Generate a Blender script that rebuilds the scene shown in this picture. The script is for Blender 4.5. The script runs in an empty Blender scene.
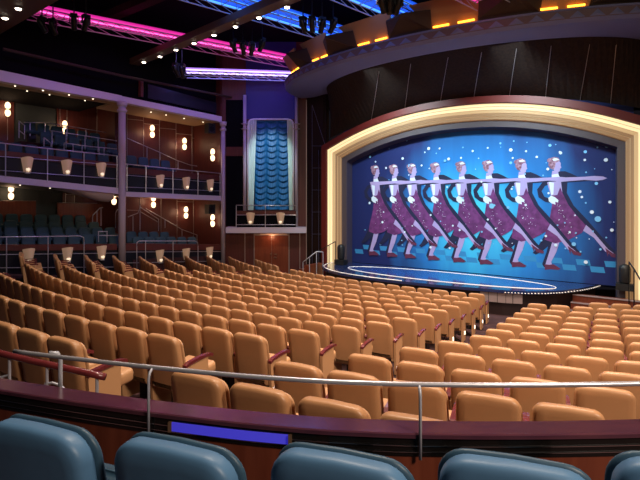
import bpy, math, random
from mathutils import Vector, Matrix
random.seed(7)
S = bpy.context.scene
COL = S.collection
F, HY, ZC = 490.0, 197.6, 3.917          # focal length in pixels, eye level row, eye height

# ------------------------------------------------------------------ helpers
def pz(x, y, z):                          # point at height z (relative to the eye) seen at x, y
    Y = F*z/(HY-y)
    return Vector(((x-320)/F*Y, Y, ZC+z))
def pY(x, y, Y):                          # point at depth Y
    return Vector(((x-320)/F*Y, Y, ZC+(HY-y)/F*Y))
P0 = Vector((-8.58, 21.2)); DW = Vector((.668, .744)); NW = Vector((-.744, .668))
def W(s, n, z):                           # left wall frame: along s, into the boxes n, absolute z
    p = P0+DW*s+NW*n
    return Vector((p.x, p.y, z))
def wl(x, y, n):                          # the point of the plane n behind the box fronts seen at x, y
    k = (x-320)/F
    a = P0+NW*n
    s = (k*a.y-a.x)/(DW.x-k*DW.y)
    Y = a.y+s*DW.y
    return W(s, n, ZC+(HY-y)/F*Y)
def ws(x, n=0):
    k = (x-320)/F; a = P0+NW*n
    return (k*a.y-a.x)/(DW.x-k*DW.y)
TS, TE, TW = Vector((.804, -.595)), Vector((-.595, -.804)), 10.75
def ST(t, e, z):                          # stage frame: t along the curtain, e towards the audience, z relative to eye
    return Vector((1.52+TS.x*t+TE.x*e, 23.2+TS.y*t+TE.y*e, ZC+z))
STAGE_Z = -3.05

def tag(o, label=None, cat=None, group=None, kind=None):
    if label: o['label'] = label
    if cat: o['category'] = cat
    if group: o['group'] = group
    if kind: o['kind'] = kind
    return o

class MB:
    def __init__(self): self.v = []; self.f = []; self.m = []
    def add(self, vs, fs, mi=0):
        b = len(self.v); self.v += [Vector(p) for p in vs]
        self.f += [tuple(b+i for i in f) for f in fs]; self.m += [mi]*len(fs)
        return self
    def quad(self, a, b, c, d, mi=0): return self.add([a, b, c, d], [(0, 1, 2, 3)], mi)
    def box(self, c, size, rz=0, mi=0, mat=None):
        M = mat or (Matrix.Translation(Vector(c)) @ Matrix.Rotation(rz, 4, 'Z'))
        x, y, z = (s/2 for s in size)
        vs = [M @ Vector(p) for p in ((-x,-y,-z),(x,-y,-z),(x,y,-z),(-x,y,-z),(-x,-y,z),(x,-y,z),(x,y,z),(-x,y,z))]
        return self.add(vs, [(3,2,1,0),(4,5,6,7),(0,1,5,4),(1,2,6,5),(2,3,7,6),(3,0,4,7)], mi)
    def hexa(self, p, q, mi=0):           # bottom four, top four
        return self.add(list(p)+list(q), [(3,2,1,0),(4,5,6,7),(0,1,5,4),(1,2,6,5),(2,3,7,6),(3,0,4,7)], mi)
    def bar(self, a, b, r, seg=8, mi=0, r2=None):
        a = Vector(a); b = Vector(b); d = (b-a)
        if d.length < 1e-6: return self
        d.normalize(); r2 = r if r2 is None else r2
        u = d.orthogonal().normalized(); w = d.cross(u)
        vs = []
        for p, rr in ((a, r), (b, r2)):
            for i in range(seg):
                t = 2*math.pi*i/seg
                vs.append(p+u*math.cos(t)*rr+w*math.sin(t)*rr)
        fs = [(i, (i+1) % seg, seg+(i+1) % seg, seg+i) for i in range(seg)]
        fs += [tuple(range(seg-1, -1, -1)), tuple(range(seg, 2*seg))]
        return self.add(vs, fs, mi)
    def tube(self, pts, r, seg=8, mi=0):
        pts = [Vector(p) for p in pts]; n = len(pts); vs = []; u = None
        for k, p in enumerate(pts):
            d = (pts[min(k+1, n-1)]-pts[max(k-1, 0)]).normalized()
            u = d.orthogonal().normalized() if u is None else (u-d*u.dot(d)).normalized()
            w = d.cross(u)
            for i in range(seg):
                t = 2*math.pi*i/seg
                vs.append(p+u*math.cos(t)*r+w*math.sin(t)*r)
        fs = [(k*seg+i, k*seg+(i+1) % seg, (k+1)*seg+(i+1) % seg, (k+1)*seg+i) for k in range(n-1) for i in range(seg)]
        fs += [tuple(range(seg-1, -1, -1)), tuple(range((n-1)*seg, n*seg))]
        return self.add(vs, fs, mi)
    def lathe(self, prof, c=(0,0,0), seg=16, mi=0, mat=None):   # prof: (r, z)
        M = mat or Matrix.Translation(Vector(c)); vs = []
        for r, z in prof:
            for i in range(seg):
                t = 2*math.pi*i/seg; vs.append(M @ Vector((r*math.cos(t), r*math.sin(t), z)))
        n = len(prof)
        fs = [(k*seg+i, k*seg+(i+1) % seg, (k+1)*seg+(i+1) % seg, (k+1)*seg+i) for k in range(n-1) for i in range(seg)]
        fs += [tuple(range(seg-1, -1, -1)), tuple(range((n-1)*seg, n*seg))]
        return self.add(vs, fs, mi)
    def grid(self, rows, mi=0):           # rows of equally many points
        n = len(rows[0]); vs = [p for r in rows for p in r]
        fs = [(j*n+i, j*n+i+1, (j+1)*n+i+1, (j+1)*n+i) for j in range(len(rows)-1) for i in range(n-1)]
        return self.add(vs, fs, mi)
    def slab(self, outline, layers, mi=0): # outline: closed (x, z); layers: (inset, y)
        n = len(outline); vs = []
        nrm = []
        for i in range(n):
            a = Vector(outline[i-1]); b = Vector(outline[(i+1) % n]); d = (b-a).normalized()
            nrm.append(Vector((-d.y, d.x)))
        for ins, y in layers:
            for i in range(n):
                p = Vector(outline[i])+nrm[i]*ins
                vs.append((p.x, y, p.y))
        L = len(layers)
        fs = [(k*n+i, k*n+(i+1) % n, (k+1)*n+(i+1) % n, (k+1)*n+i) for k in range(L-1) for i in range(n)]
        fs += [tuple(range(n-1, -1, -1)), tuple(range((L-1)*n, L*n))]
        return self.add(vs, fs, mi)
    def build(self, name, mat, parent=None, smooth=False):
        me = bpy.data.meshes.new(name)
        off = parent.get('_w') if parent is not None else None
        off = Vector(off) if off is not None else Vector((0, 0, 0))
        me.from_pydata([tuple(p-off) for p in self.v], [], self.f)
        mats = mat if isinstance(mat, (list, tuple)) else [mat]
        for m in mats: me.materials.append(m)
        if len(mats) > 1: me.polygons.foreach_set('material_index', self.m)
        if smooth: me.polygons.foreach_set('use_smooth', [True]*len(me.polygons))
        me.update()
        o = bpy.data.objects.new(name, me); COL.objects.link(o)
        if parent is not None: o.parent = parent
        return o

WORLDPOS = []
def thing(name, label, cat, loc=(0,0,0), group=None, rz=0):
    o = bpy.data.objects.new(name, None); COL.objects.link(o)
    o.location = loc; o.rotation_euler = (0, 0, rz); o.empty_display_size = .1
    o['_w'] = tuple(loc) if rz == 0 else (0., 0., 0.)
    WORLDPOS.append(o)
    return tag(o, label, cat, group)
def dup(root, loc, rz, label, group=None):
    r = root.copy(); COL.objects.link(r); r.location = loc; r.rotation_euler = (0, 0, rz); r['label'] = label
    if group: r['group'] = group
    WORLDPOS.append(r)
    for ch in root.children:
        c = ch.copy(); COL.objects.link(c); c.parent = r
        for g in ch.children:
            d = g.copy(); COL.objects.link(d); d.parent = c
    return r
def struct(name, mb, mat, smooth=False):
    return tag(mb.build(name, mat, None, smooth), kind='structure')

# ------------------------------------------------------------------ materials
def mat(name, col, rough=.5, metal=0., emit=None, es=0., spec=None, coat=0., bump=None, var=None):
    m = bpy.data.materials.new(name); m.use_nodes = True
    nt = m.node_tree; b = nt.nodes['Principled BSDF']
    b.inputs['Base Color'].default_value = (*col, 1); b.inputs['Roughness'].default_value = rough
    b.inputs['Metallic'].default_value = metal
    if spec is not None: b.inputs['Specular IOR Level'].default_value = spec
    if coat: b.inputs['Coat Weight'].default_value = coat; b.inputs['Coat Roughness'].default_value = .15
    if emit: b.inputs['Emission Color'].default_value = (*emit, 1); b.inputs['Emission Strength'].default_value = es
    if bump or var:
        tc = nt.nodes.new('ShaderNodeTexCoord')
    if bump:
        sc, st = bump
        n = nt.nodes.new('ShaderNodeTexNoise'); n.inputs['Scale'].default_value = sc
        nt.links.new(tc.outputs['Object'], n.inputs['Vector'])
        bp = nt.nodes.new('ShaderNodeBump'); bp.inputs['Strength'].default_value = st; bp.inputs['Distance'].default_value = .02
        nt.links.new(n.outputs['Fac'], bp.inputs['Height']); nt.links.new(bp.outputs['Normal'], b.inputs['Normal'])
    if var:
        sc, c2, stretch = var
        mp = nt.nodes.new('ShaderNodeMapping'); mp.inputs['Scale'].default_value = stretch
        nt.links.new(tc.outputs['Object'], mp.inputs['Vector'])
        n = nt.nodes.new('ShaderNodeTexNoise'); n.inputs['Scale'].default_value = sc; n.inputs['Detail'].default_value = 5
        nt.links.new(mp.outputs['Vector'], n.inputs['Vector'])
        r = nt.nodes.new('ShaderNodeValToRGB'); r.color_ramp.elements[0].position = .35; r.color_ramp.elements[1].position = .68
        r.color_ramp.elements[0].color = (*col, 1); r.color_ramp.elements[1].color = (*c2, 1)
        nt.links.new(n.outputs['Fac'], r.inputs['Fac']); nt.links.new(r.outputs['Color'], b.inputs['Base Color'])
    return m
M = {}
M['tan'] = mat('tan_leather', (.48,.24,.112), .42, bump=(9, .12), var=(2.2, (.42,.205,.092), (1,1,1)))
M['tan2'] = mat('tan_leather_cushion', (.52,.27,.13), .42)
M['blue'] = mat('slate_blue_leather', (.085,.195,.355), .46, bump=(7, .1))
M['blue2'] = mat('slate_blue_welt', (.035,.085,.14), .45)
M['teal'] = mat('teal_fabric', (.022,.066,.088), .65)
M['teal2'] = mat('teal_fabric_trim', (.03,.075,.10), .7)
M['burg'] = mat('burgundy_wood', (.12,.018,.022), .25, coat=.4, var=(6, (.17,.028,.03), (1,6,1)))
M['dark'] = mat('black_metal', (.012,.012,.014), .4, .5)
M['steel'] = mat('brushed_steel', (.60,.58,.64), .32, .65)
M['grey'] = mat('grey_paint_metal', (.42,.42,.48), .4, .2)
M['carpet'] = mat('patterned_carpet', (.03,.007,.009), .95, var=(3, (.06,.02,.022), (1,1,1)))
M['cherry'] = mat('cherry_wood', (.12,.026,.013), .32, coat=.3, var=(3, (.17,.04,.02), (6,6,.5)))
M['walnut'] = mat('dark_walnut', (.018,.010,.009), .8, spec=.15, var=(2, (.03,.017,.012), (6,6,.4)))
M['capwood'] = mat('rail_cap_wood', (.058,.018,.034), .16, coat=.6, var=(4, (.085,.026,.04), (1,8,8)))
M['black'] = mat('black_wall', (.003,.003,.005), .9, spec=.1)
M['blackgloss'] = mat('black_gloss_panel', (.006,.005,.005), .12)
M['lav'] = mat('pale_grey_plaster', (.62,.55,.66), .6)
M['tansoffit'] = mat('tan_plaster', (.42,.27,.16), .7)
M['redpanel'] = mat('red_stained_wood', (.16,.03,.012), .35, var=(2.5, (.22,.05,.02), (5,5,.5)))
M['boxred'] = mat('box_panel_wood', (.085,.017,.014), .45, var=(2, (.11,.023,.018), (6,6,.5)))
M['darkteal'] = mat('dark_grey_wall', (.035,.045,.048), .7)
M['strip'] = mat('champagne_metal_strip', (.42,.36,.34), .35, .6)
M['navy'] = mat('navy_panel', (.004,.005,.012), .4)
M['warm'] = mat('warm_lamp_glass', (1,.85,.6), .4, emit=(1,.70,.40), es=2.6)
M['shade'] = mat('fan_lamp_glass', (.6,.42,.29), .5, emit=(1,.60,.36), es=.12)
M['bulb'] = mat('lamp_glow', (1,.9,.7), .4, emit=(1,.78,.5), es=1.0)
M['bulb2'] = mat('small_downlight_lens', (1,.9,.75), .4, emit=(1,.82,.6), es=3.)
M['dl'] = mat('downlight_lens', (1,.95,.85), .4, emit=(1,.88,.68), es=14.)
M['green'] = mat('green_exit_lens', (.2,.8,.4), .4, emit=(.15,.9,.4), es=2.)
M['magenta'] = mat('magenta_light_tube', (.8,.1,.5), .4, emit=(.85,.05,.42), es=.9)
M['pinkbright'] = mat('pink_light_tube', (.9,.3,.7), .4, emit=(1.,.20,.65), es=1.6)
M['ltblue'] = mat('blue_light_panel', (.05,.1,.6), .4, emit=(.01,.09,.75), es=.9)
M['ltcyan'] = mat('cyan_light_tube', (.2,.5,.9), .4, emit=(.08,.35,1.), es=1.5)
M['ltviolet'] = mat('violet_light_panel', (.5,.4,.9), .4, emit=(.38,.2,.9), es=1.0)
M['ltwhite'] = mat('white_violet_tube', (.8,.8,1), .4, emit=(.75,.62,1.), es=2.2)
M['magpanel'] = mat('magenta_light_panel', (.5,.05,.3), .4, emit=(.75,.02,.36), es=.8)
M['amber'] = mat('amber_light_strip', (1,.5,.1), .4, emit=(1,.34,.02), es=7.)
M['bluestrip'] = mat('blue_emissive_panel', (.1,.1,.6), .3, emit=(.04,.03,.75), es=.45)
M['beam'] = mat('brown_beam', (.11,.06,.035), .6)
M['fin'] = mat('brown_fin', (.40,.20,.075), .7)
M['wedge'] = mat('shaded_brown_fin', (.035,.017,.010), .75)  # fin brown darkened: shadow on the wedges put into the colour
M['fascia'] = mat('plaster_blue_light_tint', (.16,.18,.36), .65)  # plaster tinted: the blue light on the canopy put into the colour
M['orna'] = mat('ornament_band', (.14,.09,.11), .6)
M['cream0'] = mat('cream_rib_cove_glow', (.22,.18,.12), .5, emit=(1,.76,.40), es=1.15)  # ribs emit in place of hidden cove lamps, brightest outermost
M['cream1'] = mat('cream_rib_middle_cove_glow', (.22,.17,.11), .5, emit=(1,.62,.27), es=.55)
M['cream2'] = mat('tan_rib_cove_glow', (.22,.14,.08), .5, emit=(.85,.44,.18), es=.22)
M['framered'] = mat('frame_red', (.12,.009,.006), .5)
M['groove'] = mat('frame_groove_cove_glow', (.5,.35,.2), .6, emit=(.9,.55,.25), es=.3)  # groove glow also stands in for the hidden lamps
M['mauve'] = mat('frame_mauve', (.085,.062,.07), .5)
M['reveal'] = mat('frame_reveal', (.05,.04,.07), .45)
M['stagefl'] = mat('stage_floor', (.012,.026,.10), .10, spec=.8, coat=.5)  # blue base colour stands in for the reflected curtain
M['stageblue'] = mat('stage_inlay', (.02,.07,.30), .08, spec=.9, coat=.6)  # the inlay's own blue, strengthened for the curtain's reflection
M['ltline'] = mat('stage_light_line', (1,.9,.8), .4, emit=(.95,.82,.75), es=.42)
M['stagefront'] = mat('stage_front', (.02,.008,.008), .5)
M['palepanel'] = mat('pale_stage_panel', (.30,.22,.22), .6)
M['swag'] = mat('blue_satin', (.004,.095,.24), .45, spec=.35)
M['drape'] = mat('pale_drape', (.55,.68,.62), .7)
M['speaker'] = mat('speaker_black', (.01,.01,.011), .5)
M['white'] = mat('aisle_light_lens', (1,.9,.8), .4, emit=(1,.85,.65), es=2.5)
M['silver'] = mat('silver_paint', (.78,.78,.86), .3)
M['chrome'] = mat('chrome', (.7,.7,.72), .15, 1.)

# ------------------------------------------------------------------ seating bowl numbers
CX, CY = 13.0, 30.854
def rowR(r): return 17.667+1.0583*(r-1)
def rowh(r): q = max(r-1, 0); return 2.967-.0621*q-.006*q*q
SEAT_H = .95
def rowz(r): return ZC-rowh(r)-SEAT_H
def floor_z(R): return rowz((R-17.667)/1.0583+1)
def polar(R, a, z): return Vector((CX-R*math.sin(a), CY-R*math.cos(a), z))
RAD = math.radians

# floor: raked bowl
fb = MB(); rows = []
for R in [10+.53*i for i in range(41)]:
    rows.append([polar(R, RAD(a), floor_z(R)) for a in range(-30, 92, 2)])
fb.grid([list(r) for r in rows])
struct('floor', fb, M['carpet'], True)

# ------------------------------------------------------------------ theatre seat
def arc(cx, cz, r, a0, a1, n):
    return [(cx+r*math.cos(RAD(a0+(a1-a0)*i/n)), cz+r*math.sin(RAD(a0+(a1-a0)*i/n))) for i in range(n+1)]
def back_outline(w, z0, z1, r, rb=.03, taper=.010, crown=.005):
    # anticlockwise seen from the back is made with x to the right, z up
    h = w/2
    pts = arc(h-rb, z0+rb, rb, -90, 0, 2)
    pts += arc(h-taper-r, z1-r, r, 0, 90, 6)
    pts += [(0, z1+crown)]
    pts += arc(-h+taper+r, z1-r, r, 90, 180, 6)
    pts += arc(-h+rb, z0+rb, rb, 180, 270, 2)
    return pts
def pillow(y0, y1, e):          # slab layers with rounded edges, y0 back face, y1 front
    return [(e*2.6, y0-.007), (e*1.1, y0-.003), (e*.42, y0+.22*e), (e*.1, y0+.62*e), (0, y0+e*1.1), (0, y1-e*1.1), (e*.1, y1-.62*e), (e*.42, y1-.22*e), (e*1.1, y1), (e*2.6, y1+.012)]
def lean(mb, z1, k):
    for p in mb.v: p.y += (z1-p.z)*k
    return mb
def seat_parts(kind, root, w=.50, H=SEAT_H, r=.082, tip=False):
    a, b = (M['tan'], M['tan2']) if kind == 'tan' else (M['blue'], M['blue2'])
    lean(MB().slab(back_outline(w, .30, H, r), pillow(-.05, .045, .03)), H, .17).build('back_shell', a, root, True)
    k = .010 if kind == 'tan' else .020
    lean(MB().slab(back_outline(w+k, .42, H-.028 if kind == 'tan' else H+.0, r), pillow(.042, .07, .012)), H, .17).build('back_cushion', b, root, True)
    m = MB().slab(back_outline(w-.02, -.07, .07, .05, .03, 0, 0), pillow(-.23, .23, .03))
    if tip:                 # cushion folded up against the back
        for p in m.v: p.y, p.z = .29-p.z, .46+p.y*.75
    else:
        for p in m.v: p.y += .40; p.z += .43 + (p.y-.40)*.12
    m.build('seat_cushion', b, root, True)
    m = MB().box((0, .30, .19), (.10, .24, .38)); m.box((0, .30, .012), (.22, .34, .024)); m.build('pedestal', M['dark'], root)
def arm_shape(x):
    m = MB()                    # curved burgundy armrest on a slim tan panel
    prof = [(.06, .60), (.12, .625), (.25, .64), (.38, .645), (.46, .64), (.50, .625)]
    for (y0, z0), (y1, z1) in zip(prof, prof[1:]):
        m.hexa([(x-.026,y0,z0),(x+.026,y0,z0),(x+.026,y1,z1),(x-.026,y1,z1)], [(x-.026,y0,z0+.035),(x+.026,y0,z0+.035),(x+.026,y1,z1+.035),(x-.026,y1,z1+.035)])
    return m
def arm_panel(x):
    m = MB(); m.hexa([(x-.02,.10,.02),(x+.02,.10,.02),(x+.02,.42,.02),(x-.02,.42,.02)], [(x-.02,.06,.60),(x+.02,.06,.60),(x+.02,.42,.64),(x-.02,.42,.64)])
    return m
def make_seat(end=False, lamp=False):
    t = thing('theatre_chair', 'tan', 'seat')
    seat_parts('tan', t)
    arm_shape(-.28).build('armrest', M['burg'], t); arm_panel(-.28).build('arm_panel', M['tan2'], t)
    if end:
        arm_shape(.28).build('armrest', M['burg'], t); arm_panel(.28).build('arm_panel', M['tan2'], t)
        if lamp:
            m = MB().box((.308, .30, .22), (.014, .035, .09)); m.build('aisle_light', M['white'], t)
    return t
seat_mid = make_seat(); seat_end = make_seat(True); seat_lamp = make_seat(True, True)
used = {}
def put_seat(kind, R, a, z, label, group):
    src = {'mid': seat_mid, 'end': seat_end, 'lamp': seat_lamp}[kind]
    p = polar(R, a, z)
    if kind not in used:
        used[kind] = 1; o = src; o.location = p; o.rotation_euler = (0, 0, -a); o['label'] = label; o['group'] = group
        return o
    return dup(src, p, -a, label, group)
ORD = ['', 'first', 'second', 'third', 'fourth', 'fifth', 'sixth', 'seventh', 'eighth', 'ninth', 'tenth', 'eleventh', 'twelfth', 'thirteenth', 'fourteenth',
       'fifteenth', 'sixteenth', 'seventeenth', 'eighteenth', 'nineteenth', 'twentieth', 'twenty-first', 'twenty-second', 'twenty-third', 'twenty-fourth']
def imgx(p): return 320+F*p.x/max(p.y, .1)
def imgy(p): return HY+F*(ZC-p.z)/max(p.y, .1)
def in_view(p): return -14 < imgx(p) < 656 and imgy(p) < 424 and p.y > 1
cnt = {}
# middle block: right-hand ends (angle) measured for each of 13 rows, left aisle at 52.9 degrees
B_END = {1: (4.88,15.24), 2: (4.35,14.22), 3: (3.80,13.25), 4: (3.29,12.4), 5: (2.75,11.5), 6: (2.2,10.58), 7: (1.66,9.68), 8: (1.05,8.8),
         9: (.4,7.96), 10: (-.26,7.11), 11: (-.93,6.23), 12: (-1.8,5.52), 13: (-2.51,4.67)}
for r, (ex, ey) in B_END.items():
    R = rowR(r); a0 = math.atan2(CX-ex, CY-ey); a1 = RAD(52.9 if r < 10 else 52.2)
    n = round((a1-a0)*R/.562); st = (a1-a0)/n
    if r == 13: st = .56/R
    for i in range(n+1):
        a = a0+st*i; p = polar(R, a, ZC-rowh(r))
        if not in_view(p): continue
        kind = ('lamp' if r < 6 else 'end') if i == 0 else 'mid'
        where = 'aisle-end' if i == 0 else f'{ORD[i+1]} seat from the right aisle,'
        lab = f'tan leather seat at the right aisle end of {ORD[r]} middle-block row from stage' if i == 0 else \
              f'tan leather seat, {ORD[i+1]} from the right aisle, {ORD[r]} middle-block row from stage'
        put_seat(kind, R, a, rowz(r), lab, 'tan seats of the middle block'); cnt['B'] = cnt.get('B', 0)+1
# right-hand block
C_START = {0: (7.88,13.91), 1: (5.93,13.38), 2: (5.32,12.36), 3: (4.79,11.48), 4: (4.26,10.57), 5: (3.71,9.61), 6: (3.16,8.63), 7: (2.63,7.81),
           8: (1.95,7.06), 9: (1.25,6.19), 10: (.51,5.28), 11: (-.23,4.48), 12: (-.93,3.67)}
for k, (ex, ey) in C_START.items():
    rr = k+1.163; R = rowR(rr); a0 = math.atan2(CX-ex, CY-ey)
    for i in range(12):
        a = a0-.558*i/R; p = polar(R, a, ZC-rowh(rr))
        if not in_view(p): continue
        lab = f'tan leather seat, {ORD[i+1]} from the left aisle, {ORD[k+1]} right-block row from stage'
        put_seat('mid', R, a, rowz(rr), lab, 'tan seats of the right-hand block'); cnt['C'] = cnt.get('C', 0)+1
# far left block, its rows end near the boxes
A_OUT = {1: 65.3, 2: 68.6, 3: 68.8, 4: 67.7, 5: 65.6, 6: 64.1, 7: 63.2, 8: 62., 9: 60.7, 10: 59.9, 11: 59.2}
for r, ao in A_OUT.items():
    R = rowR(r); st = .56/R; n = int((RAD(ao)-RAD(56.6))/st)+1
    for i in range(n):
        a = RAD(ao)-st*i; p = polar(R, a, ZC-rowh(r))
        if not in_view(p): continue
        kind = 'end' if i == n-1 else 'mid'
        lab = f'tan leather seat, {ORD[i+1]} from the boxes, {ORD[r]} far-left-block row from stage'
        put_seat(kind, R, a, rowz(r), lab, 'tan seats of the far left block'); cnt['A'] = cnt.get('A', 0)+1
print('SEATS', cnt)

# ------------------------------------------------------------------ near tier: blue seats, parapet, rails
BH = 2.985
tb = MB(); tb.box((0.2, -.1, BH-SEAT_H-.05), (7.6, 4.9, .1)); struct('floor_tier', tb, M['carpet'])
bx = [(-1.16,2.0), (-.555,1.84), (.065,1.76), (.685,1.715), (1.315,1.70)]
bl = ['leftmost blue leather seat in the row behind the wood rail', 'blue leather seat second from left, behind the glowing blue strip',
      'blue leather seat in the middle of the five behind the wood rail', 'blue leather seat second from right, right of the steel rail post',
      'rightmost blue leather seat, cut by the right edge of the photo']
b0 = thing('theatre_chair', bl[0], 'seat', (0,0,0), 'blue seats behind the wood rail')
seat_parts('blue', b0, .545, SEAT_H, .115, True)
for i, (x, y) in enumerate(bx):
    rz = -math.atan2(CX-x, CY-y)*.8
    p = (x, y, BH-SEAT_H)
    if i == 0: b0.location = p; b0.rotation_euler = (0,0,rz)
    else: dup(b0, p, rz, bl[i])

CAP_H = 1.25
ctl = [(-90,374), (0,390), (80,402.5), (160,413.5), (240,423), (320,430), (400,433.6), (480,434.8), (560,434.5), (640,433), (740,429), (1000,412)]
def interp(x):
    for (x0, y0), (x1, y1) in zip(ctl, ctl[1:]):
        if x <= x1: return y0+(y1-y0)*(x-x0)/(x1-x0)
raw = [pz(x, interp(x), -CAP_H) for x in range(-90, 1001, 10)]
for _ in range(6): raw = [raw[0]]+[(raw[i-1]+raw[i]*2+raw[i+1])/4 for i in range(1, len(raw)-1)]+[raw[-1]]
def nrm2(pts, i):
    d = pts[min(i+1, len(pts)-1)]-pts[max(i-1, 0)]; d.z = 0; d.normalize()
    return Vector((-d.y, d.x, 0))        # away from the camera
def curve_off(o, dz): return [raw[i]+nrm2(raw, i)*o+Vector((0,0,dz)) for i in range(len(raw))]
def sweep(profile, closed=True, mi=0):    # profile: (offset away from camera, dz)
    lines = [curve_off(o, dz) for o, dz in profile]
    m = MB(); 
    if closed: lines.append(lines[0])
    m.grid(lines)
    return m
struct('wall_parapet', sweep([(.02,-.115), (.02,-CAP_H-.9+.15), (.13,-CAP_H-.9+.15), (.13,-.115)]), M['cherry'])
struct('trim_1', sweep([(.012,-.03), (.012,-.125), (.135,-.125), (.135,-.03)]), M['blackgloss'])
cap = thing('parapet_rail_cap', 'curved dark red polished wood cap on top of the parapet', 'rail', raw[42]+Vector((0,.08,0)))
sweep([(0,-.006), (0,-.026), (.012,-.032), (.15,-.032), (.162,-.026), (.162,-.006), (.155,0), (.007,0)]).build('cap_board', M['capwood'], cap)
sweep([(.005,-.066), (.005,-.071), (.013,-.071), (.013,-.066)]).build('upper_trim', M['chrome'], cap)
sweep([(.005,-.100), (.005,-.104), (.013,-.104), (.013,-.100)]).build('lower_trim', M['chrome'], cap)
# blue strip of the black panel below the cap, made to emit
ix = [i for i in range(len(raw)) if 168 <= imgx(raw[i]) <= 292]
sl = thing('blue_emissive_strip', 'long glowing blue strip under the wood rail cap', 'light', raw[ix[len(ix)//2]]+Vector((0,0,-.06)))
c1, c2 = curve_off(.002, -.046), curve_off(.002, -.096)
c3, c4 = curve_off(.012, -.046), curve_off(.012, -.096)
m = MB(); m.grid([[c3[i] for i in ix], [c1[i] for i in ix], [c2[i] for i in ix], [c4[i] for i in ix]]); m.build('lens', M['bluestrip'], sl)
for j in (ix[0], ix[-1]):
    m = MB(); m.box((c1[j]+c2[j])/2, (.02, .02, .056)); m.build('strip_end', M['beam'], sl)
# steel rail
RH = -1.0
railpts = []
for i in range(len(raw)):
    if imgx(raw[i]) >= 2: railpts.append(raw[i]+nrm2(raw, i)*.03+Vector((0,0,CAP_H+RH)))
rail = thing('steel_handrail', 'brushed steel rail on posts above the wood parapet cap', 'rail', railpts[30])
MB().tube(railpts, .0135, 10).build('top_rail', M['steel'], rail, True)
def nearest(x): return min(range(len(raw)), key=lambda i: abs(imgx(raw[i])-x))
for x in (153, 422, 668):
    i = nearest(x); q = raw[i]+nrm2(raw, i)*-.012
    p = q.copy(); p.z = ZC+RH
    d = Vector((p.y, -p.x, 0)).normalized()
    MB().tube([p+nrm2(raw, i)*.04, p+Vector((0,0,-.02))+nrm2(raw, i)*.012, p+Vector((0,0,-.05)), q+Vector((0,0,-.13))], .0085, 8).build('post', M['grey'], rail, True)
# wide grey post where the rail starts on the far side
i = nearest(28); q = raw[i]+nrm2(raw, i)*.24
MB().tube([q+Vector((-.06,-.03,.20)), q+Vector((-.02,0,.19)), q+Vector((0,0,.15)), q+Vector((0,0,-.85))], .015, 8).build('post', M['grey'], rail, True)
# burgundy wooden handrail on grey posts, left
hr = [pY(-30, 347, 4.05), pY(0, 353.2, 3.92), pY(30, 360.5, 3.86), pY(60, 367, 3.8), pY(92, 374, 3.75), pY(105, 377, 3.74)]
hd = thing('wooden_handrail', 'round burgundy wooden handrail on grey posts beside the lower left seats', 'rail', hr[3]-Vector((0,0,.9)))
MB().tube(hr, .027, 10).build('top_rail', M['burg'], hd, True)
for x, y, Y, w in ((9.5, 357, 3.9, .011), (47, 366, 3.82, .011), (97, 376.5, 3.745, .013)):
    p = pY(x, y, Y); b = p.copy(); b.z = floor_z(math.hypot(p.x-CX, p.y-CY))
    MB().bar(p, b, w).build('post', M['grey'], hd)
p = pY(9.5, 376, 3.9); MB().bar(p+Vector((0,0,.01)), p+Vector((-.14,0,-.03)), .008).bar(p+Vector((-.14,0,.03)), p+Vector((.02,0,-.07)), .008).build('brace', M['grey'], hd)
p = pY(45, 384, 3.82); MB().tube([p, p+Vector((.06,0,.01)), p+Vector((.12,0,-.01)), p+Vector((.16,0,-.05))], .010, 8).build('brace', M['grey'], hd)

# ------------------------------------------------------------------ left wall: boxes on two tiers
SN = ws(-30)-.4                      # outer end of the near bay
S1 = 5.3
def zrel(x, y, n=0): return wl(x, y, n).z
def slabline(name, x0, yt0, yb0, x1, yt1, yb1, s0, s1, depth, mt):
    a, b = wl(x0, yt0, 0), wl(x1, yt1, 0); c, d = wl(x0, yb0, 0), wl(x1, yb1, 0)
    sa, sb = ws(x0), ws(x1)
    def at(s, za, zb): return za+(zb-za)*(s-sa)/(sb-sa)
    m = MB()
    q = []
    for zf in ((c.z, d.z), (a.z, b.z)):
        q.append([W(s0, 0, at(s0, *zf)), W(s1, 0, at(s1, *zf)), W(s1, depth, at(s1, *zf)), W(s0, depth, at(s0, *zf))])
    m.hexa(q[0], q[1])
    struct(name, m, mt)
    return lambda s: at(s, c.z, d.z), lambda s: at(s, a.z, b.z)
NB, FB = 4.6, 2.5                    # depth of the near and of the far boxes
uN_b, uN_t = slabline('trim_2', 0, 70, 81, 119, 95, 101.5, SN, .02, .35, M['lav'])
uF_b, uF_t = slabline('trim_3', 124, 96.5, 102.5, 222, 116.5, 122, 0, S1, .35, M['lav'])
lN_b, lN_t = slabline('trim_4', 0, 175.5, 182, 119, 188, 194, SN, .02, .3, M['lav'])
lF_b, lF_t = slabline('trim_5', 124, 191.5, 196.3, 222, 196, 200.6, 0, S1, .3, M['lav'])
def sheet(name, s0, s1, n0, n1, zf, mt, dz=0.):
    m = MB()
    m.hexa([W(s0,n0,zf(s0)+dz), W(s1,n0,zf(s1)+dz), W(s1,n1,zf(s1)+dz), W(s0,n1,zf(s0)+dz)],
           [W(s0,n0,zf(s0)+dz+.08), W(s1,n0,zf(s1)+dz+.08), W(s1,n1,zf(s1)+dz+.08), W(s0,n1,zf(s0)+dz+.08)])
    return struct(name, m, mt)
sheet('ceiling_box_soffit', SN, 0, .35, 1.0, uN_b, M['tansoffit'], .02)
sheet('ceiling_box_upper', SN, 0, 1.0, NB, uN_b, M['black'], .10)
sheet('ceiling_box_upper_far', 0, S1, .35, FB, uF_b, M['tansoffit'], .02)
sheet('ceiling_box_lower', SN, 0, .3, NB, lN_b, M['darkteal'], .03)
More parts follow.
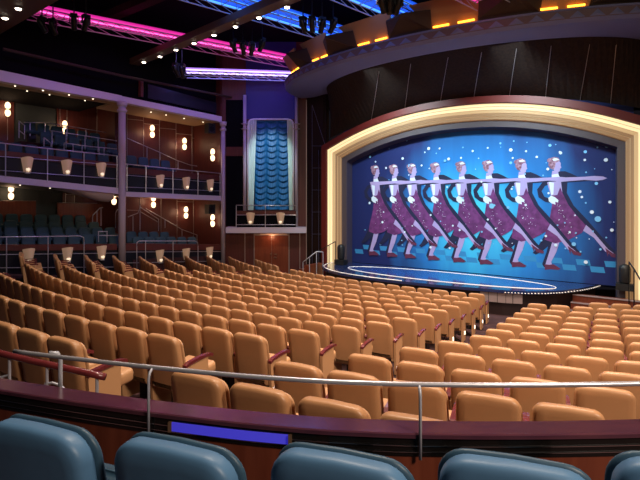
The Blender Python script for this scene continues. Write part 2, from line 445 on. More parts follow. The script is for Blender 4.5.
sheet('ceiling_box_lower_far', 0, S1, .3, FB, lF_b, M['tansoffit'], .02)
# swelling pale bulkhead below the near lower slab, by the column
m = MB(); k0, k1 = ws(70), ws(117); rws = []
for i in range(13):
    u = i/12; s = k0+(k1-k0)*u; drop = .36*math.sin(min(1, u*1.15)*math.pi/2)**2
    z = lN_b(s)
    rws.append([W(s, .25, z+.02), W(s, .28, z-drop*.6), W(s, .8, z-drop), W(s, 1.8, z-drop*.6), W(s, 2.0, z+.02)])
m.grid(rws); struct('trim_6', m, M['lav'], True)
# walls
def wallq(name, pts, mt, th=.08):
    m = MB(); a = [Vector(p) for p in pts]; n = (a[1]-a[0]).cross(a[3]-a[0]).normalized()*th
    m.hexa(a, [p+n for p in a]); return struct(name, m, mt)
ZT, ZF = ZC+8.0, -.1
wallq('wall_left_near_back', [W(SN,NB,ZF), W(SN,NB,ZT), W(1.0,NB,ZT), W(1.0,NB,ZF)], M['darkteal'])
wallq('wall_left_far_back', [W(.9,FB,ZF), W(.9,FB,ZT), W(S1+.1,FB,ZT), W(S1+.1,FB,ZF)], M['boxred'])
# (dividing wall stops short of the fronts so that both bays stay open)
m = MB(); m.hexa([W(.9,FB,ZF), W(1.05,FB,ZF), W(1.05,NB,ZF), W(.9,NB,ZF)], [W(.9,FB,ZT), W(1.05,FB,ZT), W(1.05,NB,ZT), W(.9,NB,ZT)])
struct('wall_box_divider', m, M['boxred'])
m = MB(); m.hexa([W(S1,.1,ZF), W(S1+.14,.1,ZF), W(S1+.14,FB,ZF), W(S1,FB,ZF)], [W(S1,.1,ZT), W(S1+.14,.1,ZT), W(S1+.14,FB,ZT), W(S1,FB,ZT)])
struct('wall_box_end', m, M['boxred'])
# wall above the boxes, set back behind a long trim beam
m = MB(); m.hexa([W(SN,.5,uN_t(SN)-.1), W(0,.5,uN_t(0)-.1), W(0,.6,uN_t(0)-.1), W(SN,.6,uN_t(SN)-.1)], [W(SN,.5,ZT), W(0,.5,ZT), W(0,.6,ZT), W(SN,.6,ZT)])
m.hexa([W(0,.5,uF_t(0)-.1), W(S1,.5,uF_t(S1)-.1), W(S1,.6,uF_t(S1)-.1), W(0,.6,uF_t(0)-.1)], [W(0,.5,ZT), W(S1,.5,ZT), W(S1,.6,ZT), W(0,.6,ZT)])
struct('wall_left_upper', m, M['black'])
a, b = wl(3, 49, -.3), wl(125, 76.5, -.3); c = wl(245, 100, -.3)
m = MB(); m.tube([a, b, c], .06, 6); struct('trim_7', m, M['wedge'])
wallq('wall_left_glazing', [wl(148,98,.45), wl(148,84,.45), wl(221,104,.45), wl(221,114,.45)], M['navy'], .03)
m = MB(); p = wl(141, 97, .3); q = wl(141, 81, .3); m.bar(p, q, .12, 6); p = wl(222.5,117,.1); q = wl(222.5,99,.1); m.bar(p, q, .07, 8); struct('trim_8', m, M['boxred'])
# wall finish in the near boxes: cherry panels left and right of a dark grey field
def panel(name, x0, x1, y0, y1, n, mt, y0b=None, y1b=None):
    y0b = y0 if y0b is None else y0b; y1b = y1 if y1b is None else y1b
    m = MB(); a = [wl(x0,y1,n), wl(x1,y1b,n), wl(x1,y0b,n), wl(x0,y0,n)]
    t = Vector((NW.x, NW.y, 0))*.05
    m.hexa([a[0],a[1],a[1]+t,a[0]+t], [a[3],a[2],a[2]+t,a[3]+t]); return struct(name, m, mt)
panel('wall_panel_upper_left', -22, 14, 80, 150, NB-.12, M['boxred'])
panel('wall_panel_upper_right', 57, 122, 85, 165, NB-.12, M['boxred'])
panel('wall_panel_lower_right', 63, 124, 186, 245, NB-.12, M['boxred'])
panel('wall_low_panel_left', -20, 36, 201, 222, 3.9, M['redpanel'])
panel('wall_low_panel_right', 57.5, 105, 203, 226, 3.9, M['redpanel'], 204)
# thin metal strips on the panels
def strips(name, n, vs, hs, r=.014):
    m = MB()
    for x, y0, y1 in vs: m.bar(wl(x,y0,n), wl(x,y1,n), r, 6)
    for x0, y0, x1, y1 in hs: m.bar(wl(x0,y0,n), wl(x1,y1,n), r, 6)
    return tag(m.build(name, M['strip']), kind='structure')
strips('trim_9', FB-.02, [(127,104,160), (143.5,106,166), (159.5,110,170), (176,113,175), (192,117,178), (208,119,180)],
       [(127,119,143.5,120.5), (143.5,123.5,159.5,125), (159.5,128,176,129.5), (176,133.5,192,135), (192,138,208,139.5), (208,141.5,219,142.5)])
strips('trim_10', FB-.02, [(140,197,236), (161,198,240), (177,199,242), (193.5,200,242), (207.5,201,242)],
       [(127,210,140,210.5), (177,201.5,193.5,202), (193.5,207,207.5,207.5)])
strips('trim_11', NB-.15, [(7.5,86,140), (60,92,150), (67,92,150), (97,100,160), (104,102,160), (111,104,160), (116,105,160)], [(96,112,118,114), (104,116,116,118)])
strips('trim_12', NB-.15, [(65.5,186,204), (74.5,186,204), (105.5,195,240)], [(65.5,194.5,74.5,194.5), (57,202.5,105,203.5), (0,201,36,201)])

# columns
def column(label, s, zt, zb=ZF, n=-.05, r=.15):
    c = W(s, n, 0)
    t = thing('column', label, 'column', (c.x, c.y, floor_z(math.hypot(c.x-CX, c.y-CY))), 'slim columns of the box fronts')
    MB().lathe([(r, floor_z(math.hypot(c.x-CX, c.y-CY))-.02), (r, zt)], (c.x, c.y, 0), 20).build('shaft', M['lavcol'], t, True)
    MB().lathe([(r+.05, zt-.45), (r+.06, zt-.4), (r+.05, zt-.34)], (c.x,c.y,0), 20).build('collar', M['lavcol'], t, True)
    MB().lathe([(r+.05, zt-.2), (r+.06, zt-.12), (r+.08, zt)], (c.x,c.y,0), 20).build('capital', M['lavcol'], t, True)
    return t
M['lavcol'] = mat('pale_column_paint', (.50,.43,.50), .35)
column('pale column between the near and far boxes, full height', ws(121.5), uN_b(0))
column('pale column at the stage end of the boxes, full height', ws(222.5), uF_b(S1), r=.11)

# box fronts: ledge, dark panel
def front(name, mt, x0, x1, yt0, yt1, yb0, yb1, n, th):
    a = [wl(x0,yb0,n), wl(x1,yb1,n), wl(x1,yt1,n), wl(x0,yt0,n)]; t = Vector((NW.x,NW.y,0))*th
    m = MB().hexa([a[0],a[1],a[1]+t,a[0]+t], [a[3],a[2],a[2]+t,a[3]+t])
    return m
def box_front(label, x0, x1, lt, lb, pb, loc):
    t = thing('box_parapet', label, 'balcony front', wl(*loc, .1), 'box fronts of the left wall')
    front('', None, x0, x1, lt[0], lt[1], lb[0], lb[1], -.02, .22).build('ledge_band', M['boxred'], t)
    front('', None, x0, x1, lb[0], lb[1], pb[0], pb[1], .04, .1).build('lower_panel', M['navy'], t)
box_front('dark front of the upper near box with red ledge band', -30, 117, (147,163), (153,168), (171,190), (45,180))
box_front('dark front of the upper far box with red ledge band', 125, 221, (167,176), (173.5,181), (192.5,197), (173,194))
box_front('dark front of the lower near box with red ledge band', -30, 117, (245,244), (251,250), (276,278), (45,262))
box_front('dark front of the lower far box with red ledge band', 125, 221, (243.5,244.5), (250.5,250), (279,274), (173,262))
# rails of the box fronts
def rail_run(label, pts, posts, rods, n=-.03, r=.022, group='railings of the boxes'):
    t = thing('box_railing', label, 'railing', wl(pts[0][0], pts[0][1], n), group)
    MB().tube([wl(x,y,n) for x, y in pts], r, 8).build('top_rail', M['steel'], t, True)
    for x, y0, y1 in posts: MB().bar(wl(x,y0,n), wl(x,y1,n), r*.85).build('post', M['steel'], t)
    for x0, y0, x1, y1 in rods: MB().bar(wl(x0,y0,n), wl(x1,y1,n), r*.55).build('rod', M['steel'], t)
    return t
rail_run('long steel railing along the upper near box front', [(-25,140),(5,143.5),(47,148.5),(85,152.5),(118,156)], [(5.5,143.5,177),(47.5,148.5,182),(84,152.5,185),(117,156,189)],
         [(-25,154.5,118,165), (-25,168.5,118,179)])
rail_run('steel railing along the upper far box front', [(125.5,164),(150,166.5),(180,169.5),(221,173.5)], [(127,164,191),(146,166,193),(173,169,194),(198,171,196),(220,173,196)], [(125,175,221,183), (125,187,221,191)])
rail_run('steel railing along the lower near box front', [(-25,237.3),(7,237),(45,236.5),(80,236),(83.5,237.5),(84,241)], [(6.5,237,276),(48,236.5,274),(84,240,274)], [(-25,255,119,253), (-25,268,119,267)])
rail_run('short steel railing in front of the lower far seats', [(136.5,246),(137,242.5),(139,241),(165,241),(195,241),(197.5,242.5),(198,246)], [(136.8,246,271),(145.5,241,271),(173,241,268),(198,246,268)], [(125,263,221,261), (125,252,221,251.5)])
# fan lamps on the box fronts
def fan_lamp(name, c, right, out, label, group, h=.52, wt=.44, wb=.25):
    right = Vector(right); out = Vector(out); up = Vector((0,0,1)); c = Vector(c)
    t = thing('fan_lamp', label, 'lamp', c, group)
    m = MB(); cols = 10; rws = []
    for j in range(6):
        v = j/5; rw = []
        for i in range(cols+1):
            u = i/cols*2-1; w = wb+(wt-wb)*v
            z = (v-.5)*h + (.05*(1-u*u) if j == 5 else 0)
            d = .17*(1-u*u)*(.8+.4*v)+.02+.006*math.cos(i*math.pi)
            rw.append(c+right*(u*w/2)+out*d+up*z)
        rws.append(rw)
    m.grid(rws)
    m.build('lamp_shade', M['shade'], t, True)
    MB().lathe([(.05,-.10),(.085,0),(.06,.12),(.02,.16)], c+out*.10+up*(-h*.32), 10).build('bulb', M['bulb'], t, True)
    MB().box(c+out*.06-up*(h/2+.03), (.16,.10,.07), math.atan2(right.y, right.x)).build('bracket', M['grey'], t)
d3 = (DW.x, DW.y, 0); o3 = (-NW.x, -NW.y, 0)
nm = ['nearest', 'middle', 'farthest']
for i, (x, y) in enumerate([(27,165), (66.5,167.5), (101,170)]):
    fan_lamp('', wl(x,y,.0), d3, o3, f'cream fan lamp on the upper near box front, {["leftmost","middle","rightmost"][i]} of three', 'fan lamps on the box fronts')
for i, (x, y) in enumerate([(160,181.5), (186,183.5), (210,185.5)]):
    fan_lamp('', wl(x,y,.0), d3, o3, f'cream fan lamp on the upper far box front, {["leftmost","middle","rightmost"][i]} of three', 'fan lamps on the box fronts')
for i, (x, y) in enumerate([(28.5,256), (67.3,254.5), (101.5,252.5)]):
    fan_lamp('', wl(x,y,.0), d3, o3, f'cream fan lamp on the lower near box front, {["leftmost","middle","rightmost"][i]} of three', 'fan lamps on the box fronts')
for i, (x, y) in enumerate([(159.7,256), (186,254.2), (209.4,252.6)]):
    fan_lamp('', wl(x,y,.0), d3, o3, f'cream fan lamp on the lower far box front, {["leftmost","middle","rightmost"][i]} of three', 'fan lamps on the box fronts')
# double wall sconces
def sconce(c, out, label):
    c = Vector(c); out = Vector(out)
    t = thing('wall_sconce', label, 'lamp', c, 'double wall sconces in the boxes')
    q = c+out*.10
    MB().lathe([(.02,.02),(.10,.06),(.115,.17),(.085,.28),(.03,.32)], q, 12).build('upper_shade', M['warm'], t, True)
    MB().lathe([(.03,-.32),(.085,-.28),(.115,-.17),(.10,-.06),(.02,-.02)], q, 12).build('lower_shade', M['warm'], t, True)
    MB().bar(q+Vector((0,0,-.02)), q+Vector((0,0,.02)), .125, 12).build('band', M['strip'], t)
    MB().bar(c, q, .03).build('bracket', M['strip'], t)
for (x, y, n, l) in [(7,109.5,NB-.15,'double wall sconce at far left of the upper near box'), (64,127.5,NB-.15,'double wall sconce right of the grey wall, upper near box'),
                     (151.3,131.5,FB,'double wall sconce, highest of three in the upper far box'), (183.5,144,FB,'double wall sconce, middle of three in the upper far box'), (211.5,155,.55,'double wall sconce, lowest of three in the upper far box'),
                     (10.3,192.5,NB-.15,'double wall sconce at far left of the lower near box'), (113,198,2.2,'double wall sconce beside the column, lower near box'),
                     (152.5,201.5,FB,'double wall sconce, highest of three in the lower far box'), (185,212.5,FB,'double wall sconce, middle of three in the lower far box'), (211.5,220.5,.55,'double wall sconce, lowest of three in the lower far box')]:
    sconce(wl(x,y,n), o3, l)
# box seats (teal)
tz = thing('box_chair', 'teal', 'seat', (0,0,0), 'teal seats in the boxes')
lean(MB().slab(back_outline(.50,.40,.95,.12), pillow(-.05,.06,.03)), .95, .12).build('backrest', M['teal'], tz, True)
m = MB().slab(back_outline(.48,-.07,.07,.05,.03,0,0), pillow(-.22,.22,.03))
for p in m.v: p.y += .36; p.z += .43
m.build('seat_cushion', M['teal2'], tz, True)
MB().box((0,.3,.18),(.3,.24,.36)).build('pedestal', M['dark'], tz)
first_box = [True]
BOXROT = math.atan2(-NW.y, -NW.x)-math.pi/2
def box_seat(p, label):
    loc = (p.x, p.y, p.z-SEAT_H)
    if first_box[0]:
        first_box[0] = False; tz.location = loc; tz.rotation_euler = (0,0,BOXROT); tz['label'] = label
    else: dup(tz, loc, BOXROT, label)
def box_row(n, x0, y0, x1, y1, rowname, tread=None):
    s0, s1 = ws(x0,n), ws(x1,n); k = max(1, int((s1-s0)/.575)+1)
    z0, z1 = wl(x0,y0,n).z, wl(x1,y1,n).z
    for i in range(k):
        u = i*.575/(s1-s0); s = s0+i*.575
        box_seat(W(s, n, z0+(z1-z0)*u), f'dark teal box seat, {ORD[i+1]} from the left, {rowname}')
    if tread:
        zz = min(z0, z1)-SEAT_H
        m = MB(); m.hexa([W(s0-.5,n-.62,ZF),W(s1+.4,n-.62,ZF),W(s1+.4,n+.32,ZF),W(s0-.5,n+.32,ZF)], [W(s0-.5,n-.62,z0-SEAT_H),W(s1+.4,n-.62,z1-SEAT_H),W(s1+.4,n+.32,z1-SEAT_H),W(s0-.5,n+.32,z0-SEAT_H)])
        struct(tread, m, M['carpet'])
box_row(.95, -6, 234, 114, 234, 'first row of the lower near box', 'floor_box_1')
box_row(1.9, -6, 226.5, 112, 227.5, 'second row of the lower near box', 'floor_box_2')
box_row(2.8, -6, 220.5, 104, 222, 'third row of the lower near box', 'floor_box_3')
box_row(3.55, -4, 213.5, 90, 215.5, 'back row of the lower near box', 'floor_box_4')
box_row(1.5, 131, 231.5, 171, 232, 'back row of the lower far box', 'floor_box_5')
box_row(.6, 137, 236.8, 192, 237, 'front row of the lower far box', 'floor_box_6')
def plat(name, n0, n1, s0, s1, z0, z1):
    m = MB(); m.hexa([W(s0,n0,z0-.15),W(s1,n0,z1-.15),W(s1,n1,z1-.15),W(s0,n1,z0-.15)], [W(s0,n0,z0),W(s1,n0,z1),W(s1,n1,z1),W(s0,n1,z0)]); struct(name, m, M['carpet'])
def up_row(n, x0, y0, x1, y1, rn, tr):
    box_row(n, x0, y0, x1, y1, rn)
    plat(tr, n-.6, n+.35, ws(x0,n)-.5, ws(x1,n)+.4, wl(x0,y0,n).z-SEAT_H, wl(x1,y1,n).z-SEAT_H)
up_row(3.5, 29, 121.5, 106, 135, 'back row of the upper near box', 'floor_box_7')
up_row(2.4, 46, 132, 114, 144, 'middle row of the upper near box', 'floor_box_8')
up_row(1.2, -2, 141, 114, 154, 'front row of the upper near box', 'floor_box_9')
up_row(.9, 131, 155.5, 172, 161.5, 'only row of the upper far box', 'floor_box_10')
# inner stair rails
def stair_rail(label, n, lines, posts, r=.02):
    t = thing('stair_railing', label, 'railing', wl(lines[0][0][0], lines[0][0][1], n), 'railings inside the boxes')
    for ln in lines: MB().tube([wl(x,y,n) for x, y in ln], r, 6).build('rail', M['steel'], t, True)
    for x, y0, y1 in posts: MB().bar(wl(x,y0,n), wl(x,y1,n), r*.9, 6).build('post', M['steel'], t)
stair_rail('steel rail behind which the back teal row sits, upper near box', 3.0, [[(24,122.5),(45,122.5),(80,128),(106,132.5)]], [(30,122.5,136),(45,122.5,138),(67,126,140),(86,129,142)])
stair_rail('steel rail before the middle teal row, upper near box', 1.8, [[(50,130.5),(86,136),(117,141)]], [(52,131,147),(66,133,148),(85,136,150),(98,138,152)])
stair_rail('steel rail before the front teal row, upper near box', .9, [[(64,143),(90,146.5),(117,149)]], [(64,143,150),(73,144,152),(82,145,153),(99,147,155),(104,147.5,156)])
stair_rail('zigzag step rail at the left of the upper near box', 3.0, [[(18.5,120.5),(24,125)], [(18.5,130),(25,135)]], [(19,121,138),(24.5,125,139)])
stair_rail('short step rail in the middle of the upper near box', 1.5, [[(44,137.5),(51,143.5)]], [(44,137.5,148),(51,143.5,150)])
stair_rail('long sloping stair rail in the upper far box', FB-.3, [[(127,138),(137,142.5),(159,152),(176,160),(190,165),(207,167.5),(217,173)]], [(147,147,158),(160,152,160),(178,161,170)])
stair_rail('steep twin stair rail in the lower far box', 2.0, [[(128,217),(138,213),(140,207),(159,219.5)], [(140,211.5),(158,222)]], [(140,205,230),(158.5,219.5,231),(133,216,231)])
stair_rail('long sloping stair rail in the lower far box', FB-.3, [[(146,208.5),(165,219.5),(182,229.5),(197,235),(212,235),(221,240)]], [(165,219.5,228),(182,229.5,236),(197,235,242)])
stair_rail('small arched step rail in the lower near box', 1.6, [[(92.5,217),(93,215),(100,208),(103,207.5)]], [(92.5,217,222),(97,211.5,222),(101,208,226)])
stair_rail('tall step rail beside the column in the lower near box', 1.6, [[(115.5,226),(115.5,213),(117.5,209.5),(119,209)]], [(115.5,213,228)])
stair_rail('low steel gate rail before the lower near seats', .5, [[(98,231.5),(107.5,231.5)], [(98,235.5),(119,235.5)]], [(98.5,231.5,242),(107,231.5,242)])
# speakers and exit lamp
def speaker(c, size, rz, label, out):
    c = Vector(c); t = thing('loudspeaker', label, 'speaker', c, 'black loudspeakers')
    MB().box(c, size, rz).build('cabinet', M['speaker'], t)
    mm = Matrix.Translation(c+Vector(out)*(size[1]/2+.005)+Vector((0,0,-.08*size[2]))) @ Vector(out).to_track_quat('Z', 'Y').to_matrix().to_4x4()
    MB().lathe([(size[0]*.36,0),(size[0]*.34,.012),(size[0]*.1,-.002)], mat=mm, seg=18).build('cone', M['dark'], t)
    mm = Matrix.Translation(c+Vector(out)*(size[1]/2+.005)+Vector((0,0,.3*size[2]))) @ Vector(out).to_track_quat('Z', 'Y').to_matrix().to_4x4()
    MB().lathe([(size[0]*.18,0),(size[0]*.16,.01),(size[0]*.04,-.002)], mat=mm, seg=14).build('tweeter', M['dark'], t)
speaker(wl(210,128.5,.45), (.42,.36,.5), BOXROT, 'black loudspeaker high in the corner of the upper far box', o3)
speaker(wl(210,209,.45), (.4,.36,.48), BOXROT, 'black loudspeaker in the corner of the lower far box', o3)
ex = thing('exit_lamp', 'small green lamp below the ceiling of the upper near box', 'lamp', wl(95,102.5,2.2))
MB().box(wl(95,102.5,2.2), (.16,.10,.14), BOXROT).build('lens', M['green'], ex); MB().bar(wl(95,102.5,2.2), wl(95,98.5,2.2), .02).build('stem', M['dark'], ex)

# downlights: visible round fittings
def downlight(c, label, group, r=.085, es='dl'):
    c = Vector(c); t = thing('downlight', label, 'light', c, group)
    MB().lathe([(r*1.5,.0),(r*1.5,-.02),(r*1.05,-.03)], c, 14).build('trim_ring', M['strip'], t)
    MB().lathe([(r,-.031),(r*.8,-.05),(r*.3,-.06)], c, 14).build('lens', M[es], t)
for i, (x, y) in enumerate([(15,85), (43,89.5), (69,94), (93,98)]):
    downlight(wl(x,y,.35)-Vector((0,0,.0)), f'small downlight in the upper near soffit front row, {ORD[i+1]} from left', 'box soffit downlights', .032, 'bulb2')
for i, (x, y) in enumerate([(27,91), (49.5,95), (85,100.5)]):
    p = wl(x,y,.9); p.z = uN_b(ws(x,.9))+.02
    downlight(p, f'small downlight in the upper near soffit back row, {ORD[i+1]} from left', 'box soffit downlights', .028, 'bulb2')
for i, (x, s) in enumerate([(151,.8), (166,.8), (184,.8), (203,.8)]):
    p = wl(x,110,s); p.z = uF_b(ws(x,s))+.02
    downlight(p, f'small downlight under the upper far soffit, {ORD[i+1]} from left', 'box soffit downlights', .032, 'bulb2')
for i, x in enumerate((20, 50)):
    p = wl(x,185,.6); p.z = lN_b(ws(x,.6))+.03
    downlight(p, f'small downlight under the lower near slab, {["left","right"][i]} one', 'box soffit downlights', .028, 'bulb2')

# ------------------------------------------------------------------ wall with the curtained window and the doors
YW = 25.2
def fp(x, y, dy=0.): return pY(x, y, YW-dy) if False else Vector(((x-320)/F*YW, YW-dy, ZC+(HY-y)/F*YW))
def fbox(m, x0, x1, y0, y1, d0, d1):       # front rectangle in the wall plane, from depth d0 to d1 towards the hall
    a, b = fp(x0, y1), fp(x1, y0)
    m.box(((a.x+b.x)/2, YW-(d0+d1)/2, (a.z+b.z)/2), (b.x-a.x, abs(d1-d0), b.z-a.z)); return m
m = MB(); fbox(m, 222, 306.5, -60, 292, -.12, 0); struct('wall_front_left', m, M['boxred'])
m = MB(); fbox(m, 226, 244, 100, 226, 0, .02); struct('trim_13', m, M['black'])
m = MB(); fbox(m, 246, 296, 30, 119, 0, .03); struct('wall_panel_violet_tint', m, mat('wall_violet_light_tint', (.025,.02,.16), .5))  # panel added to hold the wall's violet light in its colour
m = MB(); fbox(m, 226, 245, 147, 156, .02, .06); struct('trim_14', m, M['boxred'])
m = MB(); [fbox(m, x, x+.7, 232, 284, 0, .02) for x in (244.6, 299.5)]; fbox(m, 306, 307, 100, 290, 0, .03); struct('trim_15', m, M['strip'])
wn = thing('curtained_window', 'tall window bay framed in silver with rounded top corners', 'window', fp(271,210))
pts = [fp(248.6,210,.25)]+[fp(248.6,127,.25), fp(249.2,123,.25), fp(251,120.8,.25), fp(254,120,.25), fp(288,120,.25), fp(291,120.8,.25), fp(293,123,.25), fp(293.6,127,.25), fp(293.6,210,.25)]
MB().tube(pts, .045, 8).build('frame', M['silver'], wn, True)
m = MB(); fbox(m, 249, 293.5, 121, 209, .0, .02); m.build('backing', M['navy'], wn)
# swagged curtain
sw = MB(); rws = []
x0, x1, yt, yb = 255., 289., 121., 209.5
for j in range(241):
    v = j/240; rw = []
    for i in range(49):
        u = i/48; c = (u*3) % 1.0; dip = 1-(2*c-1)**2
        ph = v*15-dip*.55*.9
        fr = ph-math.floor(ph)
        d = .13*dip**.6*(.35+.65*(fr if fr < .8 else (1-fr)*4))+.012*math.sin(u*90+v*30)
        p = fp(x0+(x1-x0)*u, yt+(yb-yt)*v, .06+d); rw.append(p)
    rws.append(rw)
sw.grid(rws)
tag(sw.build('swag_curtain', M['swag'], None, True), 'shiny blue satin curtain gathered in three columns of swags', 'curtain')
for side, (a0, a1, b0_, b1_) in (('left', (249.3,257.3,249.2,254.2)), ('right', (287.3,293,289.6,293))):
    m = MB(); rws = []
    for j in range(25):
        v = j/24; rw = []
        for i in range(33):
            u = i/32; xa = a0+(b0_-a0)*v; xb = a1+(b1_-a1)*v
            rw.append(fp(xa+(xb-xa)*u, 121+89*v, .26+.035*math.sin(u*math.pi*8+v*.8)))
        rws.append(rw)
    m.grid(rws); tag(m.build('drape', M['drape'], None, True), f'pale drape hanging at the {side} side of the blue swag curtain', 'curtain', 'pale drapes of the curtained window')
for x, l in ((245.4,'left'), (296.6,'right')):
    c = fp(x, 226, .22); t = thing('column', f'slim silver column at the {l} of the curtained window', 'column', c, 'slim columns of the curtained window')
    zt = fp(x, 96).z
    MB().lathe([(.085,c.z-.05),(.085,zt)], (c.x,c.y,0), 14).build('shaft', M['lavcol'], t, True)
    for yy in (124.5, 129.5): MB().lathe([(.10,fp(x,yy).z-.04),(.20,fp(x,yy).z),(.10,fp(x,yy).z+.04)], (c.x,c.y,0), 14).build('ring', M['lavcol'], t, True)
bs = MB(); fbox(bs, 228.5, 306.5, 226.6, 232, 0, .75); bs = struct('trim_16', bs, M['lav'])
bf = thing('balcony_parapet', 'low dark red front below the blue swag curtain', 'balcony front', fp(268,226,.6))
m = MB(); fbox(m, 238.5, 297, 210.5, 214.5, .45, .6); m.build('ledge_band', M['boxred'], bf)
m = MB(); fbox(m, 238.5, 297, 214.5, 226.6, .48, .55); m.build('lower_panel', M['black'], bf)
t = thing('balcony_railing', 'steel railing of the little balcony under the blue swag curtain', 'railing', fp(268,226,.68))
MB().tube([fp(238.5,205,.68), fp(297,205.5,.68)], .022, 8).build('top_rail', M['steel'], t, True)
for x in (238.5,266.8,297): MB().bar(fp(x,205,.68), fp(x,227,.68), .02).build('post', M['steel'], t)
for y in (214.5,224): MB().bar(fp(238.5,y,.68), fp(297,y,.68), .013).build('rod', M['steel'], t)
for x, l in ((252.3,'left'), (281.5,'right')):
    fan_lamp('', fp(x,217.8,.62), (1,0,0), (0,-1,0), f'cream fan lamp at the {l} on the balcony below the blue curtain', 'fan lamps on the balcony')
dr = tag(thing('door_1', None, None, fp(271.5,274,.05)), kind='structure')
m = MB(); fbox(m, 253.8, 289.5, 233.5, 275, 0, .05)
m.build('door_frame', M['strip'], dr)
for xa, xb in ((255,271.6), (272,288.6)):
    m = MB(); fbox(m, xa, xb, 235.5, 275, .05, .10); L_ = m.build('door_leaf', M['redpanel'], dr)
for x, y in ((270.8,253.5), (275.6,254), (275.6,257.3)):
    m = MB(); fbox(m, x-1.6 if x > 272 else x-.8, x+1.6 if x > 272 else x+.8, y-.5, y+.5, .10, .16); m.build('door_handle', M['chrome'], dr)
m = MB(); fbox(m, 260, 287, 233.6, 234.6, .05, .12); m.build('head_light', M['shade'], dr)

# wall piece between that wall and the stage frame
sw_a = Vector(((306.5-320)/F*YW, YW)); 
fo = ST(-1.18, .45, 0)
m = MB(); m.hexa([(sw_a.x,sw_a.y,-.1),(fo.x,fo.y,-.1),(fo.x+.1,fo.y+.1,-.1),(sw_a.x+.1,sw_a.y+.1,-.1)], [(sw_a.x,sw_a.y,ZT),(fo.x,fo.y,ZT),(fo.x+.1,fo.y+.1,ZT),(sw_a.x+.1,sw_a.y+.1,ZT)])
struct('wall_stage_side', m, M['walnut'])
def sidept(u, y):
    p = sw_a.lerp(Vector((fo.x,fo.y)), u); return Vector((p.x-.03, p.y-.03, ZC+(HY-y)/F*p.y))
m = MB()
for u, y0, y1 in ((.33,105,280), (.66,150,280)): m.bar(sidept(u,y0), sidept(u,y1), .008, 5)
m.bar(sidept(.33,105), sidept(1,147), .008, 5)
for y in (146,168,190,212,234): m.bar(sidept(.33,y), sidept(1,y), .006, 5)
struct('trim_17', m, M['fascia'])

# ------------------------------------------------------------------ stage frame, wall above, canopy
HT = TW/2; ZS, RISE = 1.66, 1.06
def arch_z(t): x = min(1, abs((t-HT)/HT)); return ZS+RISE*(1-x**2.2)
inner = [(0, z) for z in (STAGE_Z-.87, -2, -1, 0, 1, 1.45)]+[(TW*i/48, arch_z(TW*i/48)) for i in range(49)]+[(TW, z) for z in (1.45, 1, 0, -1, -2, STAGE_Z-.87)]
def off2(w):
    out = []; n = len(inner)
    for i, p in enumerate(inner):
        def nn(a, b):
            d = Vector((b[0]-a[0], b[1]-a[1]))
            if d.length < 1e-6: return None
            d.normalize(); return Vector((-d.y, d.x))
        a = nn(inner[i-1], p) if i else None; b = nn(p, inner[i+1]) if i < n-1 else None
        a = a or b; b = b or a
        mm = (a+b); mm = mm/max(.3, mm.length_squared)*2
        out.append((p[0]+mm.x*w, p[1]+mm.y*w))
    return out
def frame_line(w, e): return [ST(t, e, z) for t, z in off2(w)]
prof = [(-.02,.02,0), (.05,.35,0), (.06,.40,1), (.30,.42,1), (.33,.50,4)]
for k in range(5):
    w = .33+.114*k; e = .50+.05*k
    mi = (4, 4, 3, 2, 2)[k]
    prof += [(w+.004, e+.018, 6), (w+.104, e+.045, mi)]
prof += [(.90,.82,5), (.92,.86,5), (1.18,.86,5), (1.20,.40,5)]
m = MB(); prev = frame_line(*prof[0][:2])
for w, e, mi in prof[1:]:
    cur = frame_line(w, e); m.grid([prev, cur], mi); prev = cur
struct('trim_18', m, [M['reveal'], M['mauve'], M['cream0'], M['cream1'], M['cream2'], M['framered'], M['groove']])
# canopy
CT = 5.4; CA, CB = 6.62, 3.75
def can(th, z, k=1., de=0.): return ST(CT-CA*k*math.cos(th), CB*k*math.sin(th)+de, z)
OA, OB = 8.6, 4.6
def out(th, z, k=1.): return ST(CT-OA*k*math.cos(th), OB*k*math.sin(th), z)
N = 72; ths = [math.pi*i/N for i in range(N+1)]
m = MB()
lines = [([can(t, 5.10, .955) for t in ths], 0), ([can(t, 5.0, .955) for t in ths], 0), ([can(t, 4.98) for t in ths], 0), ([out(t, 5.06, .985) for t in ths], 0), ([out(t, 5.13) for t in ths], 0), ([out(t, 5.15, 1.006) for t in ths], 2),
         ([out(t, 5.38, 1.008) for t in ths], 1), ([out(t, 5.39, 1.016) for t in ths], 2), ([out(t, 5.44, 1.016) for t in ths], 2), ([out(t, 5.44, .8) for t in ths], 2)]
for (a, _), (b, mi) in zip(lines, lines[1:]): m.grid([a, b], mi)
# raised triangles of the ornament band
for i in range(46):
    t0, t1 = math.pi*(i+.1)/46, math.pi*(i+.9)/46; tm = (t0+t1)/2
    m.add([out(t0,5.17,1.008), out(t1,5.17,1.008), out(tm,5.36,1.010), out(tm,5.22,1.014)], [(0,1,3), (1,2,3), (2,0,3)], 0)
struct('ceiling_canopy', m, [M['fascia'], M['orna'], M['fascia']], False)
